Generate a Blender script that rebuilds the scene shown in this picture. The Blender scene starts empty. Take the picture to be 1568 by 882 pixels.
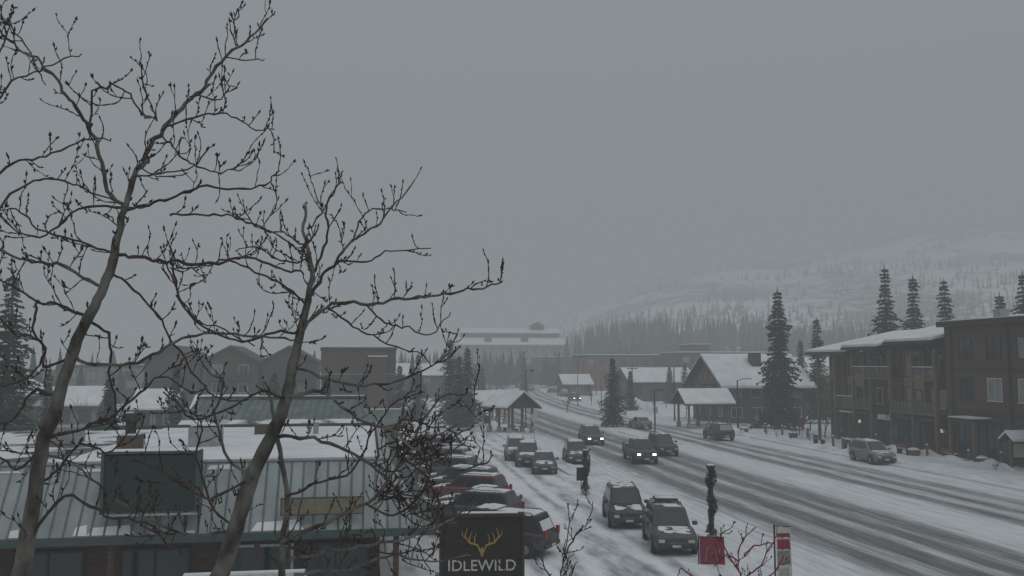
import bpy, math, random
from mathutils import Vector, Matrix, noise
random.seed(7)
R=random.random
U=random.uniform
# ------------------------------------------------------------------ frame
FPX=1358.0; H0=8.0; PT=math.atan(114/1358.0); TH=math.radians(9.2)
cP,sP=math.cos(PT),math.sin(PT); cT,sT=math.cos(TH),math.sin(TH)
def P(u,v,Y):
    a=(u-784)/FPX; b=(441-v)/FPX
    dy=cP-b*sP; dz=sP+b*cP
    k=Y/dy
    return Vector((a*k,Y,H0+dz*k))
def G(u,v):
    a=(u-784)/FPX; b=(441-v)/FPX
    dy=cP-b*sP; dz=sP+b*cP
    k=-H0/dz
    return Vector((a*k,dy*k,0))
def RF(t,s,z=0): return Vector((t*cT-s*sT,t*sT+s*cT,z))
def TS(p): return (p.x*cT+p.y*sT, -p.x*sT+p.y*cT)
# ------------------------------------------------------------------ materials
def newmat(name):
    m=bpy.data.materials.new(name); m.use_nodes=True
    nt=m.node_tree; b=nt.nodes['Principled BSDF']; return m,nt,b
def M(name,col,rough=0.8,var=0.25,scale=3.0,bump=0.0,metal=0.0,col2=None,thr=None,bscale=None,stretch=(1,1,1),spec=0.3):
    m,nt,b=newmat(name); N=nt.nodes; L=nt.links
    tc=N.new('ShaderNodeTexCoord'); mp=N.new('ShaderNodeMapping'); mp.inputs['Scale'].default_value=stretch
    L.new(tc.outputs['Object'],mp.inputs[0])
    n=N.new('ShaderNodeTexNoise'); n.inputs['Scale'].default_value=scale; n.inputs['Detail'].default_value=6
    L.new(mp.outputs[0],n.inputs['Vector'])
    r=N.new('ShaderNodeValToRGB')
    lo=thr[0] if thr else 0.3; hi=thr[1] if thr else 0.7
    r.color_ramp.elements[0].position=lo; r.color_ramp.elements[1].position=hi
    c2=col2 if col2 else tuple(min(1,c*(1+var)) for c in col)
    c1=col if col2 else tuple(c*(1-var) for c in col)
    r.color_ramp.elements[0].color=(*c1,1); r.color_ramp.elements[1].color=(*c2,1)
    L.new(n.outputs['Fac'],r.inputs[0]); L.new(r.outputs[0],b.inputs['Base Color'])
    b.inputs['Roughness'].default_value=rough; b.inputs['Metallic'].default_value=metal
    b.inputs['Specular IOR Level'].default_value=spec
    if bump>0:
        n2=N.new('ShaderNodeTexNoise'); n2.inputs['Scale'].default_value=bscale or scale*3; n2.inputs['Detail'].default_value=5
        L.new(mp.outputs[0],n2.inputs['Vector'])
        bp=N.new('ShaderNodeBump'); bp.inputs['Strength'].default_value=1; bp.inputs['Distance'].default_value=bump
        L.new(n2.outputs['Fac'],bp.inputs['Height']); L.new(bp.outputs[0],b.inputs['Normal'])
    return m
SNOW=M('snow',(0.56,0.60,0.64),0.9,scale=0.35,col2=(0.78,0.81,0.83),bump=0.10,bscale=2.2)
ROOFSNOW=M('roof_snow',(0.62,0.66,0.69),0.9,scale=0.6,col2=(0.78,0.80,0.82),bump=0.03,bscale=3)
PATCHY=M('patchy_roof_snow',(0.10,0.105,0.11),0.9,scale=0.55,col2=(0.70,0.73,0.75),bump=0.04,bscale=3,thr=(.42,.52))
BARK=M('aspen_bark',(0.045,0.043,0.038),0.9,scale=7,col2=(0.17,0.165,0.145),bump=0.008,bscale=50,stretch=(1,1,.6),thr=(.35,.62))
TWIG=M('twig_bark',(0.038,0.029,0.026),0.85,scale=15,col2=(0.09,0.068,0.060))
BUD=M('bud',(0.028,0.018,0.018),0.7,scale=15,col2=(0.06,0.036,0.034))
REDTW=M('red_twig',(0.16,0.03,0.035),0.7,scale=12,col2=(0.28,0.06,0.07))
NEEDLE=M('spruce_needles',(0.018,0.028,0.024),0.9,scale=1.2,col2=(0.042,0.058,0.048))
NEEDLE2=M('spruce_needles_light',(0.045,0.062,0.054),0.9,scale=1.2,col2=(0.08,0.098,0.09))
NSNOW=M('spruce_snow',(0.3,0.33,0.34),0.9,scale=2,col2=(0.5,0.53,0.55))
TRUNKM=M('trunk_bark',(0.05,0.04,0.035),0.9,scale=6,col2=(0.1,0.085,0.07))
GREENMETAL=M('grey_green_metal_roof',(0.21,0.245,0.245),0.55,scale=1.1,col2=(0.33,0.37,0.37),stretch=(1.5,1.5,.3))
SEAM=M('shaded_seam_metal',(0.10,0.12,0.118),0.6,scale=3,col2=(0.17,0.195,0.195))  # ribs coloured darker than the panels to imitate seam shading
GREENOLD=M('weathered_green_metal',(0.09,0.125,0.118),0.65,scale=.8,col2=(0.17,0.215,0.205),stretch=(1.5,1,.4))
GREENDK=M('dark_green_panel',(0.018,0.032,0.029),0.6,scale=2,col2=(0.030,0.048,0.044))
GRTRIM=M('green_trim',(0.05,0.08,0.075),0.6,scale=4,col2=(0.07,0.10,0.095))
BROWN=M('brown_siding',(0.060,0.040,0.034),0.85,scale=2,col2=(0.112,0.076,0.062),stretch=(1,1,6))
TIMBER=M('timber',(0.13,0.082,0.052),0.8,scale=3,col2=(0.23,0.15,0.095),stretch=(4,4,1))
TAN=M('tan_stucco',(0.21,0.165,0.115),0.9,scale=2,col2=(0.29,0.235,0.165))
FASC=M('weathered_yellow_board',(0.15,0.135,0.09),0.8,scale=3,col2=(0.22,0.20,0.14))
GREY=M('grey_siding',(0.16,0.16,0.16),0.85,scale=2,col2=(0.23,0.23,0.23),stretch=(1,1,5))
DGREY=M('dark_siding',(0.054,0.052,0.052),0.85,scale=2,col2=(0.085,0.081,0.079),stretch=(1,1,5))
REDBR=M('red_brown_siding',(0.15,0.055,0.046),0.85,scale=1,col2=(0.22,0.085,0.07),stretch=(1,1,4))
TRIM=M('white_trim',(0.42,0.44,0.44),0.6,scale=5,col2=(0.55,0.57,0.57))
DTRIM=M('dark_trim',(0.03,0.028,0.027),0.6,scale=5,col2=(0.05,0.046,0.044))
ROOFD=M('dark_roofing',(0.05,0.05,0.05),0.9,scale=3,col2=(0.09,0.09,0.09))
GLASS=M('window_glass',(0.02,0.024,0.028),0.12,scale=1,col2=(0.05,0.058,0.065),spec=0.6)
BLIND=M('window_blind',(0.16,0.165,0.165),0.5,scale=1,col2=(0.26,0.265,0.265),spec=0.6)
POLE=M('painted_metal_pole',(0.025,0.028,0.028),0.5,scale=5,col2=(0.05,0.053,0.053))
CONC=M('concrete',(0.25,0.25,0.25),0.9,scale=2,col2=(0.36,0.36,0.36))
VENT=M('galvanised_metal',(0.24,0.25,0.26),0.5,scale=4,col2=(0.36,0.37,0.38))
RUST=M('rusty_vent',(0.075,0.055,0.042),0.8,scale=4,col2=(0.12,0.09,0.07))
RED=M('red_fabric',(0.16,0.02,0.045),0.8,scale=5,col2=(0.27,0.04,0.075))
CREAM=M('cream_paint',(0.40,0.385,0.35),0.7,scale=14,col2=(0.55,0.53,0.48))
GOLD=M('gold_paint',(0.26,0.175,0.06),0.6,scale=8,col2=(0.38,0.26,0.09))
BLACK=M('black_sign_paint',(0.013,0.011,0.010),0.6,scale=3,col2=(0.032,0.027,0.024))
SFRAME=M('sign_frame_wood',(0.035,0.025,0.02),0.8,scale=4,col2=(0.07,0.05,0.04),stretch=(3,3,1))
TYRE=M('tyre_rubber',(0.015,0.015,0.015),0.9,scale=6,col2=(0.05,0.05,0.052))
RIM=M('wheel_rim',(0.16,0.16,0.165),0.4,scale=8,col2=(0.28,0.28,0.29),metal=0.4)
CHROME=M('bumper_plastic',(0.03,0.03,0.032),0.6,scale=6,col2=(0.09,0.09,0.09))
TAIL=M('tail_light',(0.28,0.01,0.01),0.3,scale=6,col2=(0.36,0.02,0.02))
HEADL=M('head_light',(0.4,0.41,0.41),0.2,scale=6,col2=(0.55,0.55,0.55))
def brick():
    m,nt,b=newmat('dark_brick'); N=nt.nodes; L=nt.links
    tc=N.new('ShaderNodeTexCoord'); sx=N.new('ShaderNodeSeparateXYZ'); ad=N.new('ShaderNodeMath'); cb=N.new('ShaderNodeCombineXYZ')
    L.new(tc.outputs['Object'],sx.inputs[0]); L.new(sx.outputs[0],ad.inputs[0]); L.new(sx.outputs[1],ad.inputs[1])
    L.new(ad.outputs[0],cb.inputs[0]); L.new(sx.outputs[2],cb.inputs[1])
    bt=N.new('ShaderNodeTexBrick'); bt.inputs['Scale'].default_value=3
    bt.inputs['Color1'].default_value=(.115,.052,.040,1); bt.inputs['Color2'].default_value=(.08,.042,.034,1); bt.inputs['Mortar'].default_value=(.12,.105,.095,1)
    L.new(cb.outputs[0],bt.inputs[0]); L.new(bt.outputs[0],b.inputs['Base Color']); b.inputs['Roughness'].default_value=.9
    return m
BRICK=brick()
def paint(name,col):
    m,nt,b=newmat(name); N=nt.nodes; L=nt.links
    tc=N.new('ShaderNodeTexCoord'); sx=N.new('ShaderNodeSeparateXYZ'); L.new(tc.outputs['Object'],sx.inputs[0])
    n=N.new('ShaderNodeTexNoise'); n.inputs['Scale'].default_value=4; n.inputs['Detail'].default_value=5; L.new(tc.outputs['Object'],n.inputs[0])
    a=N.new('ShaderNodeMath'); a.operation='MULTIPLY_ADD'; a.inputs[1].default_value=0.9; L.new(n.outputs[0],a.inputs[0]); L.new(sx.outputs[2],a.inputs[2])
    mr=N.new('ShaderNodeMapRange'); mr.inputs[1].default_value=0.6; mr.inputs[2].default_value=1.5; mr.inputs[3].default_value=.6; mr.inputs[4].default_value=0.06
    L.new(a.outputs[0],mr.inputs[0])
    mx=N.new('ShaderNodeMix'); mx.data_type='RGBA'; L.new(mr.outputs[0],mx.inputs[0]); mx.inputs[6].default_value=(*col,1); mx.inputs[7].default_value=(.17,.165,.16,1)
    L.new(mx.outputs[2],b.inputs['Base Color'])
    r2=N.new('ShaderNodeMapRange'); r2.inputs[3].default_value=.3; r2.inputs[4].default_value=.8; L.new(mr.outputs[0],r2.inputs[0]); L.new(r2.outputs[0],b.inputs['Roughness'])
    return m
PAINTS={k:paint('car_paint_'+k,c) for k,c in dict(black=(.012,.013,.015),dark=(.03,.034,.04),silver=(.2,.205,.21),grey=(.05,.055,.06),red=(.16,.012,.018),maroon=(.09,.012,.02),green=(.03,.055,.05),brown=(.06,.05,.04),white=(.5,.5,.5),blue=(.03,.045,.07)).items()}
def emis(name,col,s):
    m,nt,b=newmat(name); b.inputs['Base Color'].default_value=(.6,.6,.5,1)
    b.inputs['Emission Color'].default_value=(*col,1); b.inputs['Emission Strength'].default_value=s
    return m
LIT=emis('lit_headlight',(1,.88,.68),5.0); LITW=emis('lit_window',(1,.75,.45),0.45)
# ------------------------------------------------------------------ mesh builder
class Ob:
    def __init__(s,name,loc=(0,0,0),yaw=0.0,frame='local'):
        s.name=name; s.loc=Vector(loc); s.yaw=yaw; s.parts={}; s.bev={}; s.smooth={}
        s.off=Vector((0,0,0))
    def p(s,part):
        if part not in s.parts: s.parts[part]=([],[],[],[])
        return s.parts[part]
    def add(s,part,mat,vs,fs):
        V,F,MI,ML=s.p(part)
        if mat not in ML: ML.append(mat)
        mi=ML.index(mat); b=len(V)
        V.extend([tuple(v) for v in vs]); F.extend([tuple(i+b for i in f) for f in fs]); MI.extend([mi]*len(fs))
    def box(s,part,mat,x0,x1,y0,y1,z0,z1):
        if x0>x1:x0,x1=x1,x0
        if y0>y1:y0,y1=y1,y0
        vs=[(x,y,z) for z in(z0,z1) for y in(y0,y1) for x in(x0,x1)]
        s.add(part,mat,vs,[(0,2,3,1),(4,5,7,6),(0,1,5,4),(1,3,7,5),(3,2,6,7),(2,0,4,6)])
    def hexa(s,part,mat,b,t):
        s.add(part,mat,list(b)+list(t),[(3,2,1,0),(4,5,6,7),(0,1,5,4),(1,2,6,5),(2,3,7,6),(3,0,4,7)])
    def slab(s,part,mat,q,th):
        q=[Vector(a) for a in q]; lo=[a-Vector((0,0,th)) for a in q]
        s.hexa(part,mat,lo,q)
    def tube(s,part,mat,pts,rad,n=6,cap=True):
        pts=[Vector(a) for a in pts]; vs=[];fs=[]
        nrm=None
        for i,pt in enumerate(pts):
            t=(pts[min(i+1,len(pts)-1)]-pts[max(i-1,0)])
            if t.length<1e-7:t=Vector((0,0,1))
            t.normalize()
            if nrm is None:
                nrm=t.cross(Vector((0.3,1,0.1)) if abs(t.y)<.9 else Vector((1,0,0)))
            nrm=(nrm-t*nrm.dot(t))
            if nrm.length<1e-5: nrm=t.orthogonal()
            nrm.normalize(); bn=t.cross(nrm); r=rad[i] if hasattr(rad,'__len__') else rad
            for k in range(n):
                a=2*math.pi*k/n; vs.append(pt+(nrm*math.cos(a)+bn*math.sin(a))*r)
        for i in range(len(pts)-1):
            for k in range(n):
                k2=(k+1)%n; fs.append((i*n+k,i*n+k2,(i+1)*n+k2,(i+1)*n+k))
        if cap: fs.append(tuple(range(n-1,-1,-1))); fs.append(tuple((len(pts)-1)*n+k for k in range(n)))
        s.add(part,mat,vs,fs)
    def finish(s):
        top=None
        multi=len(s.parts)>1
        if multi:
            top=bpy.data.objects.new(s.name,None); bpy.context.collection.objects.link(top)
            top.location=s.loc; top.rotation_euler=(0,0,s.yaw); top.empty_display_size=.3
        for pn,(V,F,MI,ML) in s.parts.items():
            me=bpy.data.meshes.new(pn if multi else s.name)
            me.from_pydata([(a[0]-s.off.x,a[1]-s.off.y,a[2]-s.off.z) for a in V],[],F)
            for m in ML: me.materials.append(m)
            me.polygons.foreach_set('material_index',MI)
            if s.smooth.get(pn):
                me.polygons.foreach_set('use_smooth',[True]*len(F))
                me.update(); me.set_sharp_from_angle(angle=math.radians(s.smooth[pn]))
            me.update()
            o=bpy.data.objects.new(pn if multi else s.name,me); bpy.context.collection.objects.link(o)
            if multi: o.parent=top
            else: o.location=s.loc; o.rotation_euler=(0,0,s.yaw)
            if s.bev.get(pn):
                bm=o.modifiers.new('bevel','BEVEL'); bm.width=s.bev[pn]; bm.segments=2; bm.limit_method='ANGLE'
        return top
def RO(name,t0,s0):
    "object drawn in absolute road-frame coordinates (t,s), origin at t0,s0"
    o=Ob(name,RF(t0,s0),TH); o.off=Vector((t0,s0,0)); return o
def win(o,side,pos,c,z0,w,h,fm=None,gm=None,mull=1,part='windows'):
    fm=fm or DTRIM; fw=.08
    if gm is None: gm=BLIND if R()<.22 else GLASS
    def bx(mat,a0,a1,zz0,zz1,d0,d1):
        if side=='x-': o.box(part,mat,pos-d1,pos-d0,a0,a1,zz0,zz1)
        elif side=='x+': o.box(part,mat,pos+d0,pos+d1,a0,a1,zz0,zz1)
        elif side=='y-': o.box(part,mat,a0,a1,pos-d1,pos-d0,zz0,zz1)
        else: o.box(part,mat,a0,a1,pos+d0,pos+d1,zz0,zz1)
    a0,a1=c-w/2,c+w/2; z1=z0+h
    bx(gm,a0,a1,z0,z1,-.05,.012)
    bx(fm,a0-fw,a0,z0,z1,0,.06); bx(fm,a1,a1+fw,z0,z1,0,.06)
    bx(fm,a0-fw,a1+fw,z1,z1+fw,0,.065); bx(fm,a0-fw-.04,a1+fw+.04,z0-fw,z0,0,.1)
    for i in range(mull):
        m=a0+(a1-a0)*(i+1)/(mull+1); bx(fm,m-.025,m+.025,z0,z1,.012,.045)
def gable_house(name,x0,x1,y0,y1,h,rh,axis='x',wall=BROWN,over=.6,snow=.2,rows=1,wx=3,wy=3,trim=DTRIM,gmat=None,base=0,gablewin=True):
    cx,cy=(x0+x1)/2,(y0+y1)/2
    o=RO(name,cx,cy); gm=gmat or wall
    o.box('walls',wall,x0,x1,y0,y1,base-1,h)
    if axis=='x':
        tri=lambda X:[(X,y0,h),(X,y1,h),(X,cy,h+rh)]
        o.add('walls',gm,tri(x0)+tri(x1),[(0,2,1),(3,4,5),(0,1,4,3),(1,2,5,4),(2,0,3,5)])
        k=rh/(cy-y0); ex=over
        for sgn,ye in((-1,y0-over),(1,y1+over)):
            ze=h-k*over+.06; zr=h+rh+.06
            q=[(x0-ex,ye,ze),(x1+ex,ye,ze),(x1+ex,cy,zr),(x0-ex,cy,zr)]
            if sgn>0:q=q[::-1]
            o.slab('roof',ROOFD,[(a,b,c+.1) for a,b,c in q],.15)
            q2=[(a+(.12 if a<cx else -.12),b+(.05*-sgn if abs(b-cy)>.1 else 0),c+.1+snow) for a,b,c in q]
            o.slab('roof_snow',ROOFSNOW,q2,snow-.003)
    else:
        tri=lambda Y:[(x0,Y,h),(x1,Y,h),(cx,Y,h+rh)]
        o.add('walls',gm,tri(y0)+tri(y1),[(0,1,2),(3,5,4),(0,3,4,1),(1,4,5,2),(2,5,3,0)])
        k=rh/(cx-x0)
        for sgn,xe in((-1,x0-over),(1,x1+over)):
            ze=h-k*over+.06; zr=h+rh+.06
            q=[(xe,y0-over,ze),(cx,y0-over,zr),(cx,y1+over,zr),(xe,y1+over,ze)]
            if sgn>0:q=q[::-1]
            o.slab('roof',ROOFD,[(a,b,c+.1) for a,b,c in q],.15)
            q2=[(a,b+(.12 if b<cy else -.12),c+.1+snow) for a,b,c in q]
            o.slab('roof_snow',ROOFSNOW,q2,snow-.003)
    fh=h/rows
    for r in range(rows):
        for i in range(wx):
            c=x0+(x1-x0)*(i+.5)/wx; win(o,'y-',y0,c,r*fh+fh*.35,min(1.5,(x1-x0)/wx*.5),fh*.45,trim)
        for i in range(wy):
            c=y0+(y1-y0)*(i+.5)/wy; win(o,'x-',x0,c,r*fh+fh*.35,min(1.5,(y1-y0)/wy*.5),fh*.45,trim); win(o,'x+',x1,c,r*fh+fh*.35,min(1.5,(y1-y0)/wy*.5),fh*.45,trim)
    return o
# ------------------------------------------------------------------ terrain
import bisect
RU=[-900,700,800,880,960,1050,1120,1190,1250,1300,1400,1500,1568,1800,2600]
RV=[552,545,515,476,440,414,404,403,392,382,368,364,368,400,545]
def ridge(u):
    if u<=RU[0]: return RV[0]
    if u>=RU[-1]: return RV[-1]
    i=bisect.bisect(RU,u); a=(u-RU[i-1])/(RU[i]-RU[i-1]); return RV[i-1]+(RV[i]-RV[i-1])*a
def sm(x):
    x=max(0,min(1,x)); return x*x*(3-2*x)
HR=1480
def hill(x,y):
    if y<100: return 0
    r=math.hypot(x,y); u=784+FPX*x/y
    e=(555-ridge(u))/FPX
    k=(r-430)/(HR-430)
    S=0 if k<=0 else (sm(k)*.55+.45*k*min(1,k*4) if k<=1 else max(0,1-(k-1)*1.2))
    n=noise.fractal(Vector((x/260,y/260,0)),1,2,4)
    z=max(0,e*HR*S*(1+.14*n*max(0,1-abs(k-.6)*1.6)))
    fh=15*sm((r-335)/120)*sm((u-820)/120)*max(0,1-max(0,k)*1.3)
    return z+fh+(1.2*n*sm((r-335)/100) if u>820 else 0)
g=Ob('ground')
vs=[];fs=[]
xs=[-2900,-900,-300,-120,-60,-30,0,30,60,120,300,900,2900]
ys=[-600,-100,0,40,80,120,200,330,700,1400,2900]
for y in ys:
    for x in xs: vs.append((x,y,0))
n=len(xs)
for j in range(len(ys)-1):
    for i in range(n-1): fs.append((j*n+i,j*n+i+1,(j+1)*n+i+1,(j+1)*n+i))
g.add('ground',SNOW,vs,fs); g.finish()
def hillmat():
    m,nt,b=newmat('hill_snow_forest'); N=nt.nodes; L=nt.links
    tc=N.new('ShaderNodeTexCoord')
    n1=N.new('ShaderNodeTexNoise'); n1.inputs['Scale'].default_value=.008; n1.inputs['Detail'].default_value=5; L.new(tc.outputs['Object'],n1.inputs[0])
    n2=N.new('ShaderNodeTexNoise'); n2.inputs['Scale'].default_value=.08; n2.inputs['Detail'].default_value=6; n2.inputs['Roughness'].default_value=.7; L.new(tc.outputs['Object'],n2.inputs[0])
    a=N.new('ShaderNodeMath'); a.operation='MULTIPLY_ADD'; a.inputs[1].default_value=.8; L.new(n2.outputs[0],a.inputs[0]); L.new(n1.outputs[0],a.inputs[2])
    r=N.new('ShaderNodeValToRGB'); r.color_ramp.elements[0].position=.84; r.color_ramp.elements[1].position=1.04
    r.color_ramp.elements[0].color=(.80,.82,.84,1); r.color_ramp.elements[1].color=(.10,.11,.11,1)
    L.new(a.outputs[0],r.inputs[0]); L.new(r.outputs[0],b.inputs['Base Color']); b.inputs['Roughness'].default_value=.9
    return m
HM=hillmat()
hl=Ob('hill'); vs=[];fs=[]
na,nr=170,84
for j in range(nr+1):
    r=332+ (2300-332)*j/nr
    for i in range(na+1):
        a=-.35+ (1.45)*i/na
        x=r*math.sin(a); y=r*math.cos(a)
        vs.append((x,y,hill(x,y)-.3+.3*min(1,j)+.01))
for j in range(nr):
    for i in range(na): fs.append((j*(na+1)+i,j*(na+1)+i+1,(j+1)*(na+1)+i+1,(j+1)*(na+1)+i))
hl.add('hill',HM,vs,fs); hl.smooth['hill']=180; hl.finish()
fo=Ob('forest')
def lowspruce(o,part,x,y,z,h,w,lay=4,n=5,m=None):
    vs=[];fs=[]
    for l in range(lay):
        zb=z+h*(.08+.8*l/lay); zt=z+h*min(1,(.08+.8*l/lay)+.5-.25*l/lay if l<lay-1 else 1); rr=w*(1-l/lay)*U(.8,1.15)+.1
        b=len(vs); a0=R()*6
        for k in range(n*2):
            a=a0+math.pi*k/n; q=rr*(1 if k%2 else .55)*U(.8,1.2); vs.append((x+q*math.cos(a),y+q*math.sin(a),zb+U(-.3,.3)+(0 if k%2 else .5)))
        vs.append((x+U(-.1,.1),y,zt))
        for k in range(n*2): fs.append((b+k,b+(k+1)%(n*2),b+n*2))
    o.add(part,m or NEEDLE,vs,fs)
cnt=0
def plant(u,r,h,lay):
    a=math.atan((u-784)/FPX); x=r*math.sin(a); y=r*math.cos(a)
    lowspruce(fo,'forest',x,y,hill(x,y)-.5,h,h*U(.13,.19),lay=lay,n=4)
for i in range(1500):
    u=U(850,1800); r=U(350,540)
    d=noise.noise(Vector((u/60,r/60,1)))
    if d<-.28: continue
    plant(u,r,U(9,17)*(1.1 if u<1180 else .85),4)
for i in range(8500):
    u=U(820,1800); r=U(540,1500)
    a=math.atan((u-784)/FPX); x=r*math.sin(a); y=r*math.cos(a)
    d=noise.noise(Vector((x/110,y/110,3)))
    if r<700: keep=R()<.55 and d>-.25
    elif r<1330: keep= (d>.2 and R()<.5) or R()<.05
    else: keep= d>-.25
    if not keep: continue
    cnt+=1
    plant(u,r,U(6,10),2)
fo.finish()
# ------------------------------------------------------------------ road etc
def roadmat():
    m,nt,b=newmat('snowy_asphalt'); N=nt.nodes; L=nt.links
    uv=N.new('ShaderNodeUVMap'); uv.uv_map='UVMap'
    sx=N.new('ShaderNodeSeparateXYZ'); L.new(uv.outputs[0],sx.inputs[0])
    mp=N.new('ShaderNodeMapping'); mp.inputs['Scale'].default_value=(.5,.03,1); L.new(uv.outputs[0],mp.inputs[0])
    n1=N.new('ShaderNodeTexNoise'); n1.inputs['Scale'].default_value=1.0; n1.inputs['Detail'].default_value=4; L.new(mp.outputs[0],n1.inputs[0])
    d=N.new('ShaderNodeMath'); d.operation='MULTIPLY_ADD'; d.inputs[1].default_value=1.6; L.new(n1.outputs[0],d.inputs[0]); L.new(sx.outputs[0],d.inputs[2])
    mr=N.new('ShaderNodeMapRange'); mr.inputs[1].default_value=16.8; mr.inputs[2].default_value=40.8; L.new(d.outputs[0],mr.inputs[0])
    r=N.new('ShaderNodeValToRGB'); cr=r.color_ramp
    pts=[(16,.95),(18.4,.88),(19.5,.62),(20.2,.24),(20.9,.32),(21.3,.66),(21.8,.55),(22.2,.2),(22.9,.24),(23.4,.6),(24.0,.68),(24.5,.26),(25.1,.24),(25.6,.58),(26.2,.28),(26.9,.42),(27.8,.8),(29.5,.95),(31.4,.85),(32.2,.38),(32.9,.32),(33.4,.76),(34.0,.72),(34.5,.32),(35.1,.44),(35.7,.8),(36.4,.46),(37.0,.56),(37.9,.88),(40,.95)]
    cr.elements[0].position=0; cr.elements[0].color=(pts[0][1],)*3+(1,); cr.elements[1].position=1; cr.elements[1].color=(pts[-1][1],)*3+(1,)
    for t,v in pts[1:-1]:
        e=cr.elements.new((t-16)/24); e.color=(v,v,v,1)
    L.new(mr.outputs[0],r.inputs[0])
    mp2=N.new('ShaderNodeMapping'); mp2.inputs['Scale'].default_value=(3.2,.22,1); L.new(uv.outputs[0],mp2.inputs[0])
    n2=N.new('ShaderNodeTexNoise'); n2.inputs['Scale'].default_value=1; n2.inputs['Detail'].default_value=8; n2.inputs['Roughness'].default_value=.7; L.new(mp2.outputs[0],n2.inputs[0])
    a=N.new('ShaderNodeMath'); a.operation='MULTIPLY_ADD'; a.inputs[1].default_value=1.4; a.inputs[2].default_value=-.7; L.new(n2.outputs[0],a.inputs[0])
    s=N.new('ShaderNodeMath'); s.operation='ADD'; s.use_clamp=True; L.new(a.outputs[0],s.inputs[0]); L.new(r.outputs[0],s.inputs[1])
    c=N.new('ShaderNodeValToRGB'); cc=c.color_ramp
    cc.elements[0].position=0; cc.elements[0].color=(.065,.067,.07,1); cc.elements[1].position=1; cc.elements[1].color=(.71,.74,.77,1)
    e=cc.elements.new(.3); e.color=(.16,.165,.17,1); e=cc.elements.new(.6); e.color=(.37,.385,.40,1); e=cc.elements.new(.8); e.color=(.58,.605,.63,1)
    L.new(s.outputs[0],c.inputs[0]); L.new(c.outputs[0],b.inputs['Base Color'])
    rr=N.new('ShaderNodeMapRange'); rr.inputs[3].default_value=.4; rr.inputs[4].default_value=.9; L.new(s.outputs[0],rr.inputs[0]); L.new(rr.outputs[0],b.inputs['Roughness'])
    bp=N.new('ShaderNodeBump'); bp.inputs['Distance'].default_value=.04; L.new(s.outputs[0],bp.inputs['Height']); L.new(bp.outputs[0],b.inputs['Normal'])
    return m
def lotmat():
    m,nt,b=newmat('trampled_snow'); N=nt.nodes; L=nt.links
    uv=N.new('ShaderNodeUVMap'); uv.uv_map='UVMap'
    sx=N.new('ShaderNodeSeparateXYZ')
    L.new(uv.outputs[0],sx.inputs[0])
    mp=N.new('ShaderNodeMapping'); mp.inputs['Scale'].default_value=(.25,.05,1); L.new(uv.outputs[0],mp.inputs[0])
    n1=N.new('ShaderNodeTexNoise'); n1.inputs['Scale'].default_value=1; n1.inputs['Detail'].default_value=4; L.new(mp.outputs[0],n1.inputs[0])
    d=N.new('ShaderNodeMath'); d.operation='MULTIPLY_ADD'; d.inputs[1].default_value=5; L.new(n1.outputs[0],d.inputs[0]); L.new(sx.outputs[0],d.inputs[2])
    w=N.new('ShaderNodeMath'); w.operation='MULTIPLY'; w.inputs[1].default_value=3.6; L.new(d.outputs[0],w.inputs[0])
    si=N.new('ShaderNodeMath'); si.operation='SINE'; L.new(w.outputs[0],si.inputs[0])
    n2=N.new('ShaderNodeTexNoise'); n2.inputs['Scale'].default_value=.9; n2.inputs['Detail'].default_value=8; n2.inputs['Roughness'].default_value=.7
    mp2=N.new('ShaderNodeMapping'); mp2.inputs['Scale'].default_value=(1.4,.35,1); L.new(uv.outputs[0],mp2.inputs[0]); L.new(mp2.outputs[0],n2.inputs[0])
    g1=N.new('ShaderNodeValToRGB'); cr=g1.color_ramp; mr=N.new('ShaderNodeMapRange'); mr.inputs[1].default_value=0; mr.inputs[2].default_value=18; L.new(sx.outputs[0],mr.inputs[0]); L.new(mr.outputs[0],g1.inputs[0])
    cr.elements[0].position=.1; cr.elements[0].color=(.35,)*3+(1,); cr.elements[1].position=.95; cr.elements[1].color=(.1,)*3+(1,)
    e=cr.elements.new(.42); e.color=(1,1,1,1); e=cr.elements.new(.66); e.color=(.9,.9,.9,1); e=cr.elements.new(.78); e.color=(.15,.15,.15,1)
    ml=N.new('ShaderNodeMath'); ml.operation='MULTIPLY'; L.new(si.outputs[0],ml.inputs[0]); L.new(g1.outputs[0],ml.inputs[1])
    f=N.new('ShaderNodeMath'); f.operation='MULTIPLY_ADD'; f.inputs[1].default_value=.15; L.new(ml.outputs[0],f.inputs[0]); L.new(n2.outputs[0],f.inputs[2])
    c=N.new('ShaderNodeValToRGB'); cc=c.color_ramp
    cc.elements[0].position=.36; cc.elements[0].color=(.78,.80,.83,1); cc.elements[1].position=.78; cc.elements[1].color=(.22,.23,.245,1)
    e=cc.elements.new(.53); e.color=(.62,.65,.68,1)
    L.new(f.outputs[0],c.inputs[0]); L.new(c.outputs[0],b.inputs['Base Color']); b.inputs['Roughness'].default_value=.85
    bp=N.new('ShaderNodeBump'); bp.inputs['Distance'].default_value=.06; bp.invert=True; L.new(f.outputs[0],bp.inputs['Height']); L.new(bp.outputs[0],b.inputs['Normal'])
    return m
ROADM=roadmat(); LOTM=lotmat()
def bend(s):
    if s<105: return 0
    d=s-105; return d*d*.00055 if d<=130 else .00055*130*130+(d-130)*.143
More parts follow.
